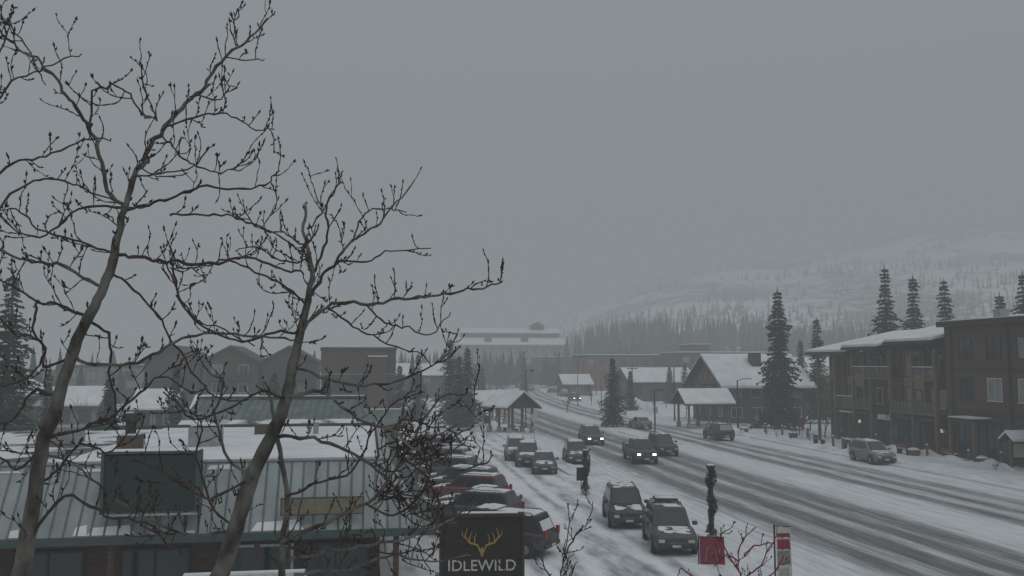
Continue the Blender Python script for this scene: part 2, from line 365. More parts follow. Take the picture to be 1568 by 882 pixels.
def strip(name,t0,t1,s0,s1,z,mat,nt_=8,kerb=0,ds=6):
    me=bpy.data.meshes.new(name); vs=[];uvs=[];fs=[]
    ns=int((s1-s0)/ds)+1
    for j in range(ns+1):
        s=s0+(s1-s0)*j/ns
        for i in range(nt_+1):
            t=t0+(t1-t0)*i/nt_
            p=RF(t+bend(s),s); vs.append((p.x,p.y,z)); uvs.append((t,s))
    w=nt_+1
    for j in range(ns):
        for i in range(nt_): fs.append((j*w+i,j*w+i+1,(j+1)*w+i+1,(j+1)*w+i))
    if kerb:
        b=len(vs)
        for side in (0,nt_):
            for j in range(ns+1):
                v=vs[j*w+side]; vs.append((v[0],v[1],z-kerb)); uvs.append(uvs[j*w+side])
        for j in range(ns):
            fs.append((j*w,(j+1)*w,b+j+1,b+j)); b2=b+ns+1
            fs.append(((j+1)*w+nt_,j*w+nt_,b2+j,b2+j+1))
        fs.append(tuple([i for i in range(w)][::-1]+[b,b+ns+1]))
    me.from_pydata(vs,[],fs); me.materials.append(mat)
    ul=me.uv_layers.new(name='UVMap')
    for l in me.loops: ul.data[l.index].uv=uvs[l.vertex_index]
    o=bpy.data.objects.new(name,me); bpy.context.collection.objects.link(o); return o
strip('road',16,40.2,-15,400,.006,ROADM,12)
strip('parking_lot',.9,16,-15,104,.010,LOTM,10)
strip('pavement',40.2,48.6,-15,112,.14,SNOW,6,kerb=.15)
strip('traffic_island',14.2,16.8,62,100,.13,SNOW,2,kerb=.13,ds=3)
strip('traffic_island',28.6,30.6,84,100,.13,SNOW,2,kerb=.13,ds=3)
def bank(name,pts,w,h):
    o=Ob(name); vs=[];fs=[]
    P_=[Vector(a) for a in pts]; path=[]
    for i in range(len(P_)-1):
        k_=max(10,int((P_[i+1]-P_[i]).length/.6))
        for k in range(k_): path.append(P_[i].lerp(P_[i+1],k/k_))
    path.append(P_[-1])
    m=9
    for j,p in enumerate(path):
        t=(path[min(j+1,len(path)-1)]-path[max(j-1,0)]).normalized(); nn=Vector((t.y,-t.x,0)); e=min(1,j/3,(len(path)-1-j)/3)
        for i in range(m):
            f=i/(m-1); q=p+nn*(f-.5)*w*(.7+.7*noise.noise(p*.4))
            z=h*math.sin(math.pi*f)*e*(.7+1.2*noise.noise(Vector((p.x*.65,p.y*.65,i*.5))))
            vs.append((q.x,q.y,max(0,z)-.02+p.z))
    for j in range(len(path)-1):
        for i in range(m-1): fs.append((j*m+i,j*m+i+1,(j+1)*m+i+1,(j+1)*m+i))
    o.add('b',SNOW,vs,fs); o.smooth['b']=180; o.finish()
bank('snow_bank',[RF(41.3,20,.1),RF(41.4,60,.1),RF(41.2,88,.1)],1.5,.42)
bank('snow_bank',[RF(46.5,58,.1),RF(46.8,86,.1)],1.8,.5)
bank('snow_bank',[RF(40.5,90,0),RF(42,102,0),RF(44,112,0)],2.2,.6)
bank('snow_bank',[RF(1.6,50),RF(2.2,80),RF(4,96)],1.5,.5)
bank('snow_bank',[RF(15.2,63,.1),RF(15.5,80,.1),RF(15.4,99,.1)],1.4,.3)
bank('snow_bank',[RF(14.5,22),RF(14.8,40),RF(14.6,58)],1.6,.30)
bank('snow_bank',[RF(44,130),RF(52,170),RF(62,210)],4,1.0)
bank('snow_bank',[RF(15,108),RF(17,140),RF(26,190)],3.5,.8)
# ------------------------------------------------------------------ near building, left
def near_building():
    o=RO('green_roof_shop',-10,36)
    xl,xr,y0,y1=-26,.7,28.2,45
    o.box('walls',BROWN,xl,xr-.3,y0+.3,y1-.3,-.5,4.75)
    o.box('roof_snow',PATCHY,xl+.2,-9.5,y0+.35,y1-.35,4.752,4.84)
    o.box('roof_snow',ROOFSNOW,-9.5,xr-.35,y0+.35,y1-.35,4.752,4.90)
    zb,zt,ov=3.1,5.0,1.25
    F=[(xl,y0-ov,zb),(xr+ov,y0-ov,zb),(xr,y0,zt),(xl,y0,zt)]
    o.add('mansard',GREENMETAL,F,[(0,1,2,3)])
    S=[(xr+ov,y0-ov,zb),(xr+ov,y1+ov,zb),(xr,y1,zt),(xr,y0,zt)]
    o.add('mansard',GREENMETAL,S,[(0,1,2,3)])
    o.box('mansard',GRTRIM,xl,xr-.02,y0+.03,y0+.25,4.7,zt-.01)
    o.box('mansard',GRTRIM,xr-.27,xr-.03,y0+.3,y1,4.7,zt-.01)
    o.box('mansard',GRTRIM,xl,xr-.02,y1-.25,y1-.01,4.7,zt+.02)
    o.box('coping',VENT,xl,xr+.06,y0-.06,y0+.28,zt+.003,zt+.06)
    o.box('coping',VENT,xr-.28,xr+.06,y0+.283,y1,zt+.003,zt+.06)
    x=xl
    while x<xr+ov:
        if x<=xr: p1=Vector((x,y0,zt+.01)); 
        else:
            f=(x-xr)/ov; p1=Vector((x,y0-ov*f,zt-(zt-zb)*f+.01))
        p0=Vector((x,y0-ov,zb+.01))
        if (p1-p0).length>.1: o.tube('seams',SEAM,[p0,p1],.036,4)
        x+=.36
    y=y0-ov
    while y<y1+ov:
        if y<y0:
            f=(y0-y)/ov; p1=Vector((xr+ov*f,y,zt-(zt-zb)*f+.01))
        else: p1=Vector((xr,y,zt+.01))
        p0=Vector((xr+ov,y,zb+.01))
        if (p1-p0).length>.1: o.tube('seams',SEAM,[p0,p1],.036,4)
        y+=.36
    rnd=random.Random(5)
    for (za,zb2) in ((zb+.05,.28),(zt-.2,.18)):
        x=xl
        while x<xr:
            L=rnd.uniform(.3,1.6); hh=zb2*rnd.uniform(.2,1)
            if rnd.random()<.45:
                fy=lambda z:y0-ov+ov*(z-zb)/(zt-zb)-.02
                o.add('clinging_snow',ROOFSNOW,[(x,fy(za),za),(x+L,fy(za),za),(x+L*.85,fy(za+hh),za+hh),(x+L*.1,fy(za+hh*.8),za+hh*.8)],[(0,1,2,3)])
            x+=L
    o.box('gutter',GRTRIM,xl,xr+ov+.12,y0-ov-.12,y0-ov-.005,zb-.2,zb+.02)
    o.box('gutter',GRTRIM,xr+ov+.005,xr+ov+.12,y0-ov,y1+ov,zb-.2,zb+.02)
    o.box('soffit',DTRIM,xl,xr+ov,y0-ov,y1+ov,zb-.12,zb-.06)
    for i,x in enumerate([-23,-19.5,-16,-12.7,-9.2,-6.2,-3.2,-.9]):
        win(o,'y-',y0+.3,x,.9,1.9,1.5,DTRIM if i%3 else TRIM,GLASS,mull=1)
    for y in [31,35,39,43]: win(o,'x+',xr-.3,y,.9,1.8,1.5,DTRIM)
    for x in range(-24,2,4): o.tube('posts',BROWN,[(x+.9,y0-ov+.15,0),(x+.9,y0-ov+.15,zb-.12)],.09,6)
    o.box('hoarding',GREENDK,-7.2,-4.75,26.5,27.05,3.84,5.40)
    o.box('hoarding',GRTRIM,-7.28,-7.2,26.45,27.1,3.8,5.45); o.box('hoarding',GRTRIM,-4.75,-4.67,26.45,27.1,3.8,5.45)
    o.box('hoarding',GRTRIM,-7.28,-4.67,26.45,27.1,5.453,5.50); o.box('hoarding',VENT,-7.28,-4.67,26.45,26.6,3.74,3.797)
    for x in(-6.9,-5.1): o.tube('hoarding_braces',DTRIM,[(x,27.05,5.2),(x,28.15,5.0)],.04,5)
    for x in(-6.9,-5.1): o.tube('hoarding_braces',DTRIM,[(x,27.0,3.85),(x,27.1,3.3)],.04,5)
    o.box('roof_snow',ROOFSNOW,-7.25,-4.7,26.5,27.08,5.503,5.54)
    o.box('fascia_sign',FASC,-2.4,-.1,26.75,26.82,3.62,4.05)
    o.box('fascia_sign',GRTRIM,-2.44,-.06,26.78,26.86,3.58,4.09)
    o.box('roof_vent',RUST,-8.6,-7.9,33,33.9,4.86,5.45); o.tube('roof_vent',DTRIM,[(-8.25,33.45,5.45),(-8.25,33.45,5.9),(-8.25,33.45,5.92),(-8.25,33.45,6.2)],[.18,.18,.34,.26],10)
    o.box('roof_vent',ROOFSNOW,-8.55,-7.95,33.05,33.85,5.453,5.5)
    o.box('air_conditioner',VENT,-6.5,-5.4,34.5,35.5,4.88,5.6); o.tube('air_conditioner',DTRIM,[(-5.95,35,5.603),(-5.95,35,5.65)],.4,12); o.box('air_conditioner',ROOFSNOW,-6.45,-5.45,34.55,35.45,5.66,5.73)
    o.box('air_conditioner',VENT,-12.6,-11.2,37,38.4,4.86,5.5)
    o.tube('roof_pipe',VENT,[(-3.6,36,4.86),(-3.6,36,5.5)],.09,8); o.tube('roof_pipe',VENT,[(-2.2,40,4.86),(-2.2,40,5.4)],.12,8)
    o.tube('roof_pipe',RUST,[(-14,31,4.86),(-14,31,5.7)],.13,8); o.box('roof_vent',RUST,-4.8,-4.2,40,40.6,4.86,5.3)
    o.bev['roof_snow']=.04
    o.finish()
near_building()
def canopy():
    c=P(375,877,23.0); o=Ob('shop_sign_board',(c.x,c.y,0),TH); z=c.z
    o.box('board',DTRIM,-1.5,1.5,0,.16,z-1.0,z-.06); o.box('frame',TRIM,-1.53,1.53,-.04,-.003,z-.14,z-.04); o.box('snow',ROOFSNOW,-1.5,1.5,0,.2,z-.057,z)
    for x in(-1.4,1.4): o.tube('posts',DTRIM,[(x,.22,0),(x,.22,z-.1)],.06,6)
    o.finish()
canopy()
def second_shop():
    o=RO('green_roof_shop',-5,57); xl=-10.2
    o.box('walls',DGREY,xl+.5,-.8,50.5,64,-.5,4.6)
    q=[(xl,49.5,4.35),(-.2,49.5,4.35),(-.2,57,5.75),(xl,57,5.75)]
    o.slab('roof',GREENOLD,q,.12)
    q=[(xl,57.01,5.75),(-.2,57.01,5.75),(-.2,64.5,4.4),(xl,64.5,4.4)]
    o.slab('roof',GREENOLD,q,.12)
    x=xl+.05
    while x<-.2:
        o.tube('seams',SEAM,[(x,49.5,4.37),(x,57,5.77)],.035,4); x+=.45
    o.box('roof_cap',GRTRIM,xl,-.2,56.8,57.2,5.77,5.9)
    o.box('roof_cap',ROOFSNOW,xl,-.2,56.85,57.15,5.903,5.96)
    o.add('walls',DGREY,[(-.8,50.5,4.6),(-.8,64,4.6),(-.8,57,5.7),(-1,50.5,4.6),(-1,64,4.6),(-1,57,5.7)],[(0,1,2),(3,5,4)])
    o.slab('roof_snow',PATCHY,[(xl+.1,49.7,4.46),(-.3,49.7,4.46),(-.3,51.6,4.82),(xl+.1,51.6,4.82)],.06)
    for x in (-8,-5.5,-3): win(o,'y-',50.5,x,1.2,1.4,1.2)
    for y in (53,57,61): win(o,'x+',-.8,y,1.2,1.4,1.2)
    o.finish()
second_shop()
h=gable_house('garden_shed',-.8,2.0+.5,73,77,2.9,1.1,'x',DGREY,over=.4,snow=.02,wx=2,wy=1)
h.slab('roof',GREENOLD,[(-1.1,72.65,2.98),(2.8,72.65,2.98),(2.8,74.9,4.13),(-1.1,74.9,4.13)],.04)
h.finish()
# ------------------------------------------------------------------ left-hand distant buildings
def condo():
    c=P(365,560,135); t0,s0=TS(c); o=RO('apartment_building',t0,s0)
    for k,dx in enumerate((-9.5,-1.0,7.5)):
        x0,x1=t0+dx-4.0,t0+dx+4.0; yy=s0+(0 if k!=1 else -1)
        o.box('walls',DGREY if k!=1 else BROWN,x0,x1,yy,yy+14,-.5,8.2)
        cx=(x0+x1)/2
        o.add('walls',BROWN,[(x0,yy,8.2),(x1,yy,8.2),(cx,yy,10.4),(x0,yy+14,8.2),(x1,yy+14,8.2),(cx,yy+14,10.4)],[(0,1,2),(3,5,4)])
        for sg in (-1,1):
            xe=cx+sg*4.7; q=[(xe,yy-.7,8.0),(cx,yy-.7,10.6),(cx,yy+14.5,10.6),(xe,yy+14.5,8.0)]
            if sg>0:q=q[::-1]
            o.slab('roof',ROOFD,q,.25)
        for r in range(3):
            for i in (-1.9,1.9):
                win(o,'y-',yy,cx+i,r*2.7+.8,1.3,1.4,TRIM if k==1 else DTRIM)
        o.box('balcony',DTRIM,cx-3,cx+3,yy-1.2,yy,5.3,5.45); o.box('balcony',DTRIM,cx-3,cx+3,yy-1.2,yy-1.12,5.45,6.3)
    o.finish()
condo()
def flatblock(name,t0,t1,s0,s1,h,wall,rows,cols,trim=DTRIM,snow=.25,sidecols=3,par=.5):
    o=RO(name,(t0+t1)/2,(s0+s1)/2)
    o.box('walls',wall,t0,t1,s0,s1,-.5,h)
    o.box('parapet',trim,t0-.15,t1+.15,s0-.15,s1+.15,h,h+par)
    o.box('roof_snow',ROOFSNOW,t0-.1,t1+.1,s0-.1,s1+.1,h+par+.003,h+par+snow)
    fh=h/rows
    for r in range(rows):
        for i in range(cols):
            win(o,'y-',s0,t0+(t1-t0)*(i+.5)/cols,r*fh+fh*.3,(t1-t0)/cols*.5,fh*.5,trim)
        for i in range(sidecols):
            win(o,'x-',t0,s0+(s1-s0)*(i+.5)/sidecols,r*fh+fh*.3,1.5,fh*.5,trim); win(o,'x+',t1,s0+(s1-s0)*(i+.5)/sidecols,r*fh+fh*.3,1.5,fh*.5,trim)
    return o
t,s=TS(P(548,560,124)); o=flatblock('office_building',t-5,t+5.2,s,s+13,9.6,DGREY,3,3,snow=.1)
o.box('band',BROWN,t-5.05,t+5.25,s-.06,s-.003,6.6,9.5); o.box('band',GREY,t-5.05,t+5.25,s-.07,s-.003,6.3,6.5); o.box('stair_tower',BROWN,t+1.5,t+4,s-1.4,s-.08,-.3,8.8); o.box('stair_tower',ROOFSNOW,t+1.4,t+4.1,s-1.5,s-.08,8.8,8.95); o.finish()
t,s=TS(P(120,600,105)); gable_house('cottage',t-5,t+2,s,s+8,3.0,1.8,'x',GREY,rows=1).finish()
t,s=TS(P(235,610,98)); gable_house('cottage',t-2,t+2,s,s+6,3.0,1.7,'x',BROWN,rows=1).finish()
t,s=TS(P(-10,600,100)); gable_house('cottage',t-6,t+3,s,s+9,4.4,2.4,'y',BROWN,rows=2).finish()
t,s=TS(P(340,625,98)); gable_house('cottage',t-3,t+3,s,s+7,2.6,1.4,'x',DGREY,rows=1).finish()
t,s=TS(P(170,560,175)); flatblock('office_building',t-9,t+9,s,s+12,7,GREY,2,5).finish()
# ------------------------------------------------------------------ far centre buildings
def lodge_white():
    c=P(785,540,430); t0,s0=TS(c); o=RO('hotel_building',t0,s0)
    x0,x1=t0-25,t0+26
    o.box('walls',GREY,x0,x1,s0,s0+26,-1,16.5)
    o.slab('roof',ROOFSNOW,[(x0-1,s0-1.5,16.8),(x1+1,s0-1.5,16.8),(x1+1,s0+9,20.2),(x0-1,s0+9,20.2)],.5)
    o.box('walls',BROWN,x0+2,x1-1,s0+9.02,s0+26,16.5,22.6)
    o.slab('roof',ROOFSNOW,[(x0+1,s0+8,22.8),(x1,s0+8,22.8),(x1,s0+18,25.2),(x0+1,s0+18,25.2)],.5)
    for i in range(10): win(o,'y-',s0+9.02,x0+5+i*4.9,20.9,2.2,1.3,DTRIM)
    for r in range(4):
        for i in range(12): win(o,'y-',s0,x0+3+i*4.1,1+r*3.9,2,1.9,DTRIM)
    for i in (0,2): o.box('dormers',BROWN,x0+12+i*9,x0+15+i*9,s0+2,s0+6,17,20)
    o.box('walls',BROWN,x1-14,x1-8,s0+14,s0+20,22,26); cx=x1-11
    o.add('roof',ROOFD,[(cx-4,s0+13,26),(cx+4,s0+13,26),(cx,s0+13,28.3),(cx-4,s0+21,26),(cx+4,s0+21,26),(cx,s0+21,28.3)],[(0,1,2),(3,5,4),(0,2,5,3),(1,4,5,2)])
    o.finish()
lodge_white()
t,s=TS(P(770,560,385)); flatblock('commercial_building',t-22,t+20,s,s+14,7.5,REDBR,2,12).finish()
t,s=TS(P(880,560,330)); flatblock('commercial_building',t-14,t+15,s,s+14,9.5,BROWN,3,9).finish()
t,s=TS(P(985,560,255)); flatblock('commercial_building',t-17,t+12,s,s+16,9.6,REDBR,3,9).finish()
t,s=TS(P(1085,560,240)); flatblock('commercial_building',t-8,t+20,s,s+16,10.2,BROWN,3,8).finish()
t,s=TS(P(1072,545,262)); flatblock('commercial_building',t-3,t+3,s,s+9,12.8,REDBR,4,2).finish()
t,s=TS(P(1015,585,185)); gable_house('restaurant_building',t-7,t+7,s,s+11,4.0,2.6,'x',BROWN,rows=1,wx=4).finish()
t,s=TS(P(885,590,215)); gable_house('restaurant_building',t-3.4,t+3.4,s,s+8,2.8,2.0,'x',TIMBER,rows=1,wx=3).finish()
t,s=TS(P(915,600,285)); gable_house('restaurant_building',t-5,t+6,s,s+9,3.6,2.6,'x',TAN,rows=1,wx=3).finish()
t,s=TS(P(650,585,200)); gable_house('restaurant_building',t-7,t+5,s,s+10,5.2,2.4,'x',DGREY,rows=2,wx=4,snow=.08).finish()
t,s=TS(P(1250,560,150)); gable_house('cottage',t-7,t+6,s,s+9,6.0,2.6,'x',BROWN,rows=2,wx=3).finish()
# ------------------------------------------------------------------ chalet
h=gable_house('chalet',46,57,110,122,5.2,3.5,'x',BROWN,over=1.2,snow=.35,rows=2,wx=4,wy=3,trim=TRIM,gmat=TAN)
for k in (-4,-2,0,2,4):
    h.box('timber_frame',TIMBER,45.86,45.985,116+k-.13,116+k+.13,5.2,5.2+3.4*(1-abs(k)/6))
h.box('timber_frame',TIMBER,45.84,45.98,110,122,5.1,5.4); h.box('timber_frame',TIMBER,45.84,45.98,112.2,119.8,6.6,6.8)
h.box('timber_frame',TAN,45.8,45.97,110.2,121.8,3.3,3.8)
h.box('chimney',BROWN,51,52.3,113,114.3,6.1,9.3); h.box('chimney',ROOFSNOW,50.9,52.4,112.9,114.4,9.3,9.5)
h.box('balcony',TIMBER,44.4,46,110.5,121.5,2.5,2.65); h.box('balcony',TIMBER,44.4,44.5,110.5,121.5,2.65,3.5)
h.finish()
def shelter(name,t,s,yaw,L,W,he,hr):
    o=Ob(name,RF(t,s),TH+yaw)
    for x in (-L/2+.3,0,L/2-.3):
        for y in (-W/2+.3,W/2-.3):
            o.box('posts',TIMBER,x-.11,x+.11,y-.11,y+.11,0,he); o.box('posts',CONC,x-.22,x+.22,y-.22,y+.22,0,.7)
    for y in (-W/2+.3,W/2-.3): o.box('beams',TIMBER,-L/2,L/2,y-.1,y+.1,he,he+.22)
    for x in (-L/2+.3,0,L/2-.3):
        o.box('beams',TIMBER,x-.08,x+.08,-W/2+.42,W/2-.42,he+.01,he+.2)
        o.box('beams',TIMBER,x-.08,x+.08,-.1,.1,he+.2,hr-.1)
        for sg in (-1,1): o.tube('beams',TIMBER,[(x,sg*W*.3,he+.2),(x,0,hr-.3)],.08,5)
    for sg in (-1,1):
        q=[(-L/2-.5,sg*(W/2+.5),he-.05),(L/2+.5,sg*(W/2+.5),he-.05),(L/2+.5,0,hr),(-L/2-.5,0,hr)]
        if sg>0:q=q[::-1]
        o.slab('roof',BROWN,[(a,b,c+.12) for a,b,c in q],.15)
        o.slab('roof_snow',ROOFSNOW,[(a*.985,b*.985,c+.36) for a,b,c in q],.235)
    for x in (-L/2+.05,L/2-.05):
        o.add('gable',BROWN,[(x,-W/2+.3,he+.23),(x,W/2-.3,he+.23),(x,0,hr-.02),(x+.04,-W/2+.3,he+.23),(x+.04,W/2-.3,he+.23),(x+.04,0,hr-.02)],[(0,1,2),(3,5,4)])
    o.box('bench',TIMBER,-L/2+1,L/2-1,-.25,.25,.42,.5); o.box('bench',TIMBER,-L/2+1,-L/2+1.15,-.2,.2,0,.42); o.box('bench',TIMBER,L/2-1.15,L/2-1,-.2,.2,0,.42)
    for y in (-W/2+.3,): 
        for z in (.5,.9): o.box('rails',TIMBER,-L/2+.42,L/2-.42,y-.04,y+.04,z,z+.08)
    o.bev['roof_snow']=.06
    o.finish()
t,s=TS(G(1077,655)); shelter('picnic_shelter',t,s,0,5.6,4.2,2.9,4.5)
t,s=TS(G(782,662)); shelter('picnic_shelter',t,s,math.radians(115),4.6,3.8,2.8,4.5)
t,s=TS(G(748,648)); shelter('picnic_shelter',t,s,math.radians(10),4.0,4.0,2.7,4.0)
# ------------------------------------------------------------------ right hand buildings
def timber_block():
    o=RO('timber_apartment_building',55,79)
    x0,x1,y0,y1=49.5,64,69.3,90
    o.box('walls',BROWN,x0,x1,y0,y1,-.3,9.1)
    o.box('walls',BROWN,x0+4,x1-.01,y0+.01,y1-.01,9.1,10.6)
    secs=[(69.0,76.2,9.9),(76.4,82.6,9.5),(82.8,91.2,9.1)]
    for a,b,ze in secs:
        xe=47.3 if ze!=9.5 else 46.7
        o.slab('roof',DTRIM,[(xe,b,ze),(xe,a,ze),(58,a,ze+2.2),(58,b,ze+2.2)],.3)
        o.slab('roof_snow',ROOFSNOW,[(xe+.05,b-.05,ze+.24),(xe+.05,a+.05,ze+.24),(58,a+.05,ze+2.44),(58,b-.05,ze+2.44)],.237)
    ys=[69.6,72.9,76.3,79.6,82.7,86.2,89.7]
    for i,y in enumerate(ys):
        o.box('posts',TIMBER,47.9,48.15,y-.13,y+.13,.14,9.2)
        o.tube('posts',TIMBER,[(48,y,7.7),(49.4,y,9.0)],.09,5)
        o.tube('posts',TIMBER,[(48,y,8.4),(48,y+.9,9.2)],.07,5)
    for z in (3.4,6.4):
        for i in range(6):
            if (i+ (z>4))%3==2: continue
            a,b=ys[i]+.14,ys[i+1]-.14
            o.box('balcony',TIMBER,47.9,49.49,a,b,z,z+.18)
            o.box('balcony',DTRIM,47.95,48.0,a,b,z+1.1,z+1.17)
            y=a
            while y<b: o.box('balcony',VENT,47.96,47.99,y,y+.03,z+.18,z+1.1); y+=.22
            if R()<.6: o.box('balcony',ROOFSNOW,47.9,48.04,a,b,z+1.173,z+1.24)
            if R()<.5: o.box('balcony_furniture',GREY if R()<.5 else PAINTS['blue'],48.4,49.0,a+.5,a+1.2,z+.18,z+1.0)
    mats=[BROWN,TAN,REDBR,BROWN,TAN,REDBR]
    for i in range(6):
        c=(ys[i]+ys[i+1])/2
        if i in(1,2,4,5): 
            o.box('cladding',mats[i],49.3,49.49,ys[i]+.2,ys[i+1]-.2,3.7,9.0)
            px=49.3
        else: px=49.5
        for z in (4.0,7.0):
            win(o,'x-',px,c-.7,z,.9,1.5,TRIM if i in (0,3) else DTRIM,mull=0); win(o,'x-',px,c+.7,z-.25,1.0,1.95,DTRIM,mull=0)
        win(o,'x-',49.5,c,.6,2.3,2.1,DTRIM,mull=2,gm=GLASS)
        if i in (0,4): o.box('lit_sign',LITW,49.38,49.43,c-.5,c-.1,1.9,2.2)
    for x in (52,55.5,59,62):
        for z in (1,4,7): win(o,'y-',y0,x,z,1.3,1.4,DTRIM)
    o.box('awning',REDBR,48.3,49.5,70.2,75.8,2.9,3.1); o.box('awning',TRIM,48.25,48.29,77,79,2.6,3.1)
    o.box('awning',ROOFSNOW,48.1,49.5,83,86,2.95,3.08)
    o.finish()
timber_block()
def brick_block():
    o=RO('brick_building',56,54)
    x0,x1,y0,y1=48.6,66,38,69.0
    o.box('walls',BRICK,x0,x1,y0,y1,-.3,11.0)
    o.box('cornice',DTRIM,x0-.55,x1+.3,y0-.3,y1+.28,11.0,11.45); o.box('roof_snow',ROOFSNOW,x0-.5,x1+.2,y0-.2,y1+.2,11.453,11.53)
    o.box('parapet',DGREY,x0+3,x1-2,y0+2,y1-9,11.53,12.7); o.box('roof_snow',ROOFSNOW,x0+2.9,x1-2.1,y0+1.9,y1-9.1,12.7,12.85)
    o.box('roof_vent',VENT,x0+1.5,x0+2.3,y1-5,y1-4.2,11.53,12.3)
    o.box('band',DTRIM,x0-.12,x0-.003,y0,y1,3.8,4.15); o.box('band',DTRIM,x0-.08,x0-.003,y0,y1,7.3,7.5)
    y=y1-2.6
    i=0
    while y>y0+2:
        win(o,'x-',x0,y,5.0,1.5,1.7,TRIM if i in (1,2,5) else DTRIM,gm=BLIND if i in (1,2) else GLASS,mull=1)
        win(o,'x-',x0,y,8.3,1.5,1.6,DTRIM,mull=1)
        win(o,'x-',x0,y,.7,2.3,2.5,DTRIM,mull=2,gm=GLASS)
        if i%2==0: o.box('pilasters',BROWN,x0-.25,x0-.004,y+1.6,y+2.1,0,10.9)
        y-=3.4; i+=1
    o.box('canopy',DTRIM,x0-1.8,x0,63.5,66.5,3.3,3.55); o.box('canopy',ROOFSNOW,x0-1.75,x0-.02,63.5,66.5,3.553,3.65)
    for y in (63.6,66.4): o.box('canopy',TIMBER,x0-1.7,x0-1.5,y-.1,y+.1,.14,3.3)
    o.finish()
brick_block()
# ------------------------------------------------------------------ conifers
def spruce(x,y,h,w,seed,snowf=.05,z=0,dens=1.0,gap=.12):
    rnd=random.Random(seed); o=Ob('spruce_tree',(x,y,z)); vs={0:[],1:[],2:[]}; fs={0:[],1:[],2:[]}
    o.tube('trunk',TRUNKM,[(0,0,-.3),(rnd.uniform(-.1,.1),0,h*.5),(rnd.uniform(-.15,.15),0,h*.97)],[h*.018,h*.010,.02],7)
    z=h*.06; lev=0
    while z<h*.985:
        f=z/h; base=w*((1-f)**.8)*(.78+.22*math.sin(f*17+seed))*rnd.uniform(.8,1.12)+.16
        nb=int((10 if f<.8 else 7)*dens); a0=rnd.random()*6
        for k in range(nb):
            if rnd.random()<gap: continue
            a=a0+2*math.pi*k/nb+rnd.uniform(-.25,.25); L=base*rnd.uniform(.6,1.18)
            droop=rnd.uniform(.15,.4)*L; ca,sa=math.cos(a),math.sin(a)
            n=max(3,int(L/.24))
            for j in range(n):
                g=(j+.6)/n; px=ca*L*g; py=sa*L*g; pz=z-droop*g*g+rnd.uniform(-.1,.1)
                sz=(.26+.30*(1-g*.6))*(.6+.4*(1-f))*rnd.uniform(.7,1.3)*max(.7,min(1.35,h/13))
                for q in range(2):
                    b=rnd.uniform(-1.1,1.1)+a; dx,dy=math.cos(b)*sz,math.sin(b)*sz
                    hx,hy=-math.sin(b)*sz*.4,math.cos(b)*sz*.4
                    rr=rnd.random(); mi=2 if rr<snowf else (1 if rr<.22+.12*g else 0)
                    i0=len(vs[mi]); dz=rnd.uniform(-.5,.05)*sz
                    vs[mi]+= [(px-hx,py-hy,pz+.04),(px+dx,py+dy,pz+dz),(px+hx,py+hy,pz-.05),(px+dx*.4,py+dy*.4,pz-sz*rnd.uniform(.3,.75))]
                    fs[mi]+= [(i0,i0+1,i0+2),(i0,i0+1,i0+3)]
        z+=h*.021*rnd.uniform(.8,1.2)+.06; lev+=1
    vs[0]+=[(-.12,0,h*.95),(.12,0,h*.95),(0,.03,h*1.02)]; fs[0].append((len(vs[0])-3,len(vs[0])-2,len(vs[0])-1))
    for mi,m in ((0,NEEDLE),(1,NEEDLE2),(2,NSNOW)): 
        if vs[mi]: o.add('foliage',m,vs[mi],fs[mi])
    o.finish()
def spr(u,vtop,Y,w,seed,**k):
    p=P(u,vtop,Y); spruce(p.x,p.y,p.z,w,seed,**k)
spr(1190,441,108,3.3,1,dens=1.3,gap=.04,snowf=.02)
spr(1250,487,118,2.5,2,gap=.14,snowf=.03)
spr(1354,408,112,3.6,3,gap=.12,dens=1.1,snowf=.03); spr(1397,421,114,3.3,4,gap=.1,snowf=.03); spr(1445,428,112,3.1,5,gap=.12,snowf=.03); spr(1530,448,108,3.0,6,snowf=.03); spr(1566,415,104,3.6,7,snowf=.03)
spr(938,548,112,2.5,8,dens=1.2,gap=.05,snowf=.08); spr(690,519,118,2.9,9); spr(716,530,112,2.6,10); spr(703,545,106,2.3,11); spr(640,543,125,2.4,12); spr(612,560,110,2.2,13)
spr(20,415,66,3.8,14,gap=.2); spr(-40,430,70,3.6,15,gap=.2); spr(75,570,80,1.8,16); spr(270,560,85,2,17); spr(168,575,75,1.6,18)
spr(1025,560,175,2,19); spr(1048,555,170,2,20); spr(802,538,240,2.2,21,dens=.8); spr(738,560,190,2,22,dens=.8); spr(1225,520,135,2.4,23); spr(1160,560,140,2,24)
spr(965,568,150,1.6,25); spr(420,570,100,2,26); spr(500,575,85,1.6,27)
ft=Ob('tree_line')
for i in range(300):
    u=U(560,1300); Y=U(265,345); p=P(u,555,Y); lowspruce(ft,'tree_line',p.x,p.y,0,U(7,13),U(1.6,2.6),5,6)
for i in range(90):
    u=U(-100,640); Y=U(150,260); p=P(u,555,Y); lowspruce(ft,'tree_line',p.x,p.y,0,U(6,12),U(1.5,2.4),5,6)
ft.finish()
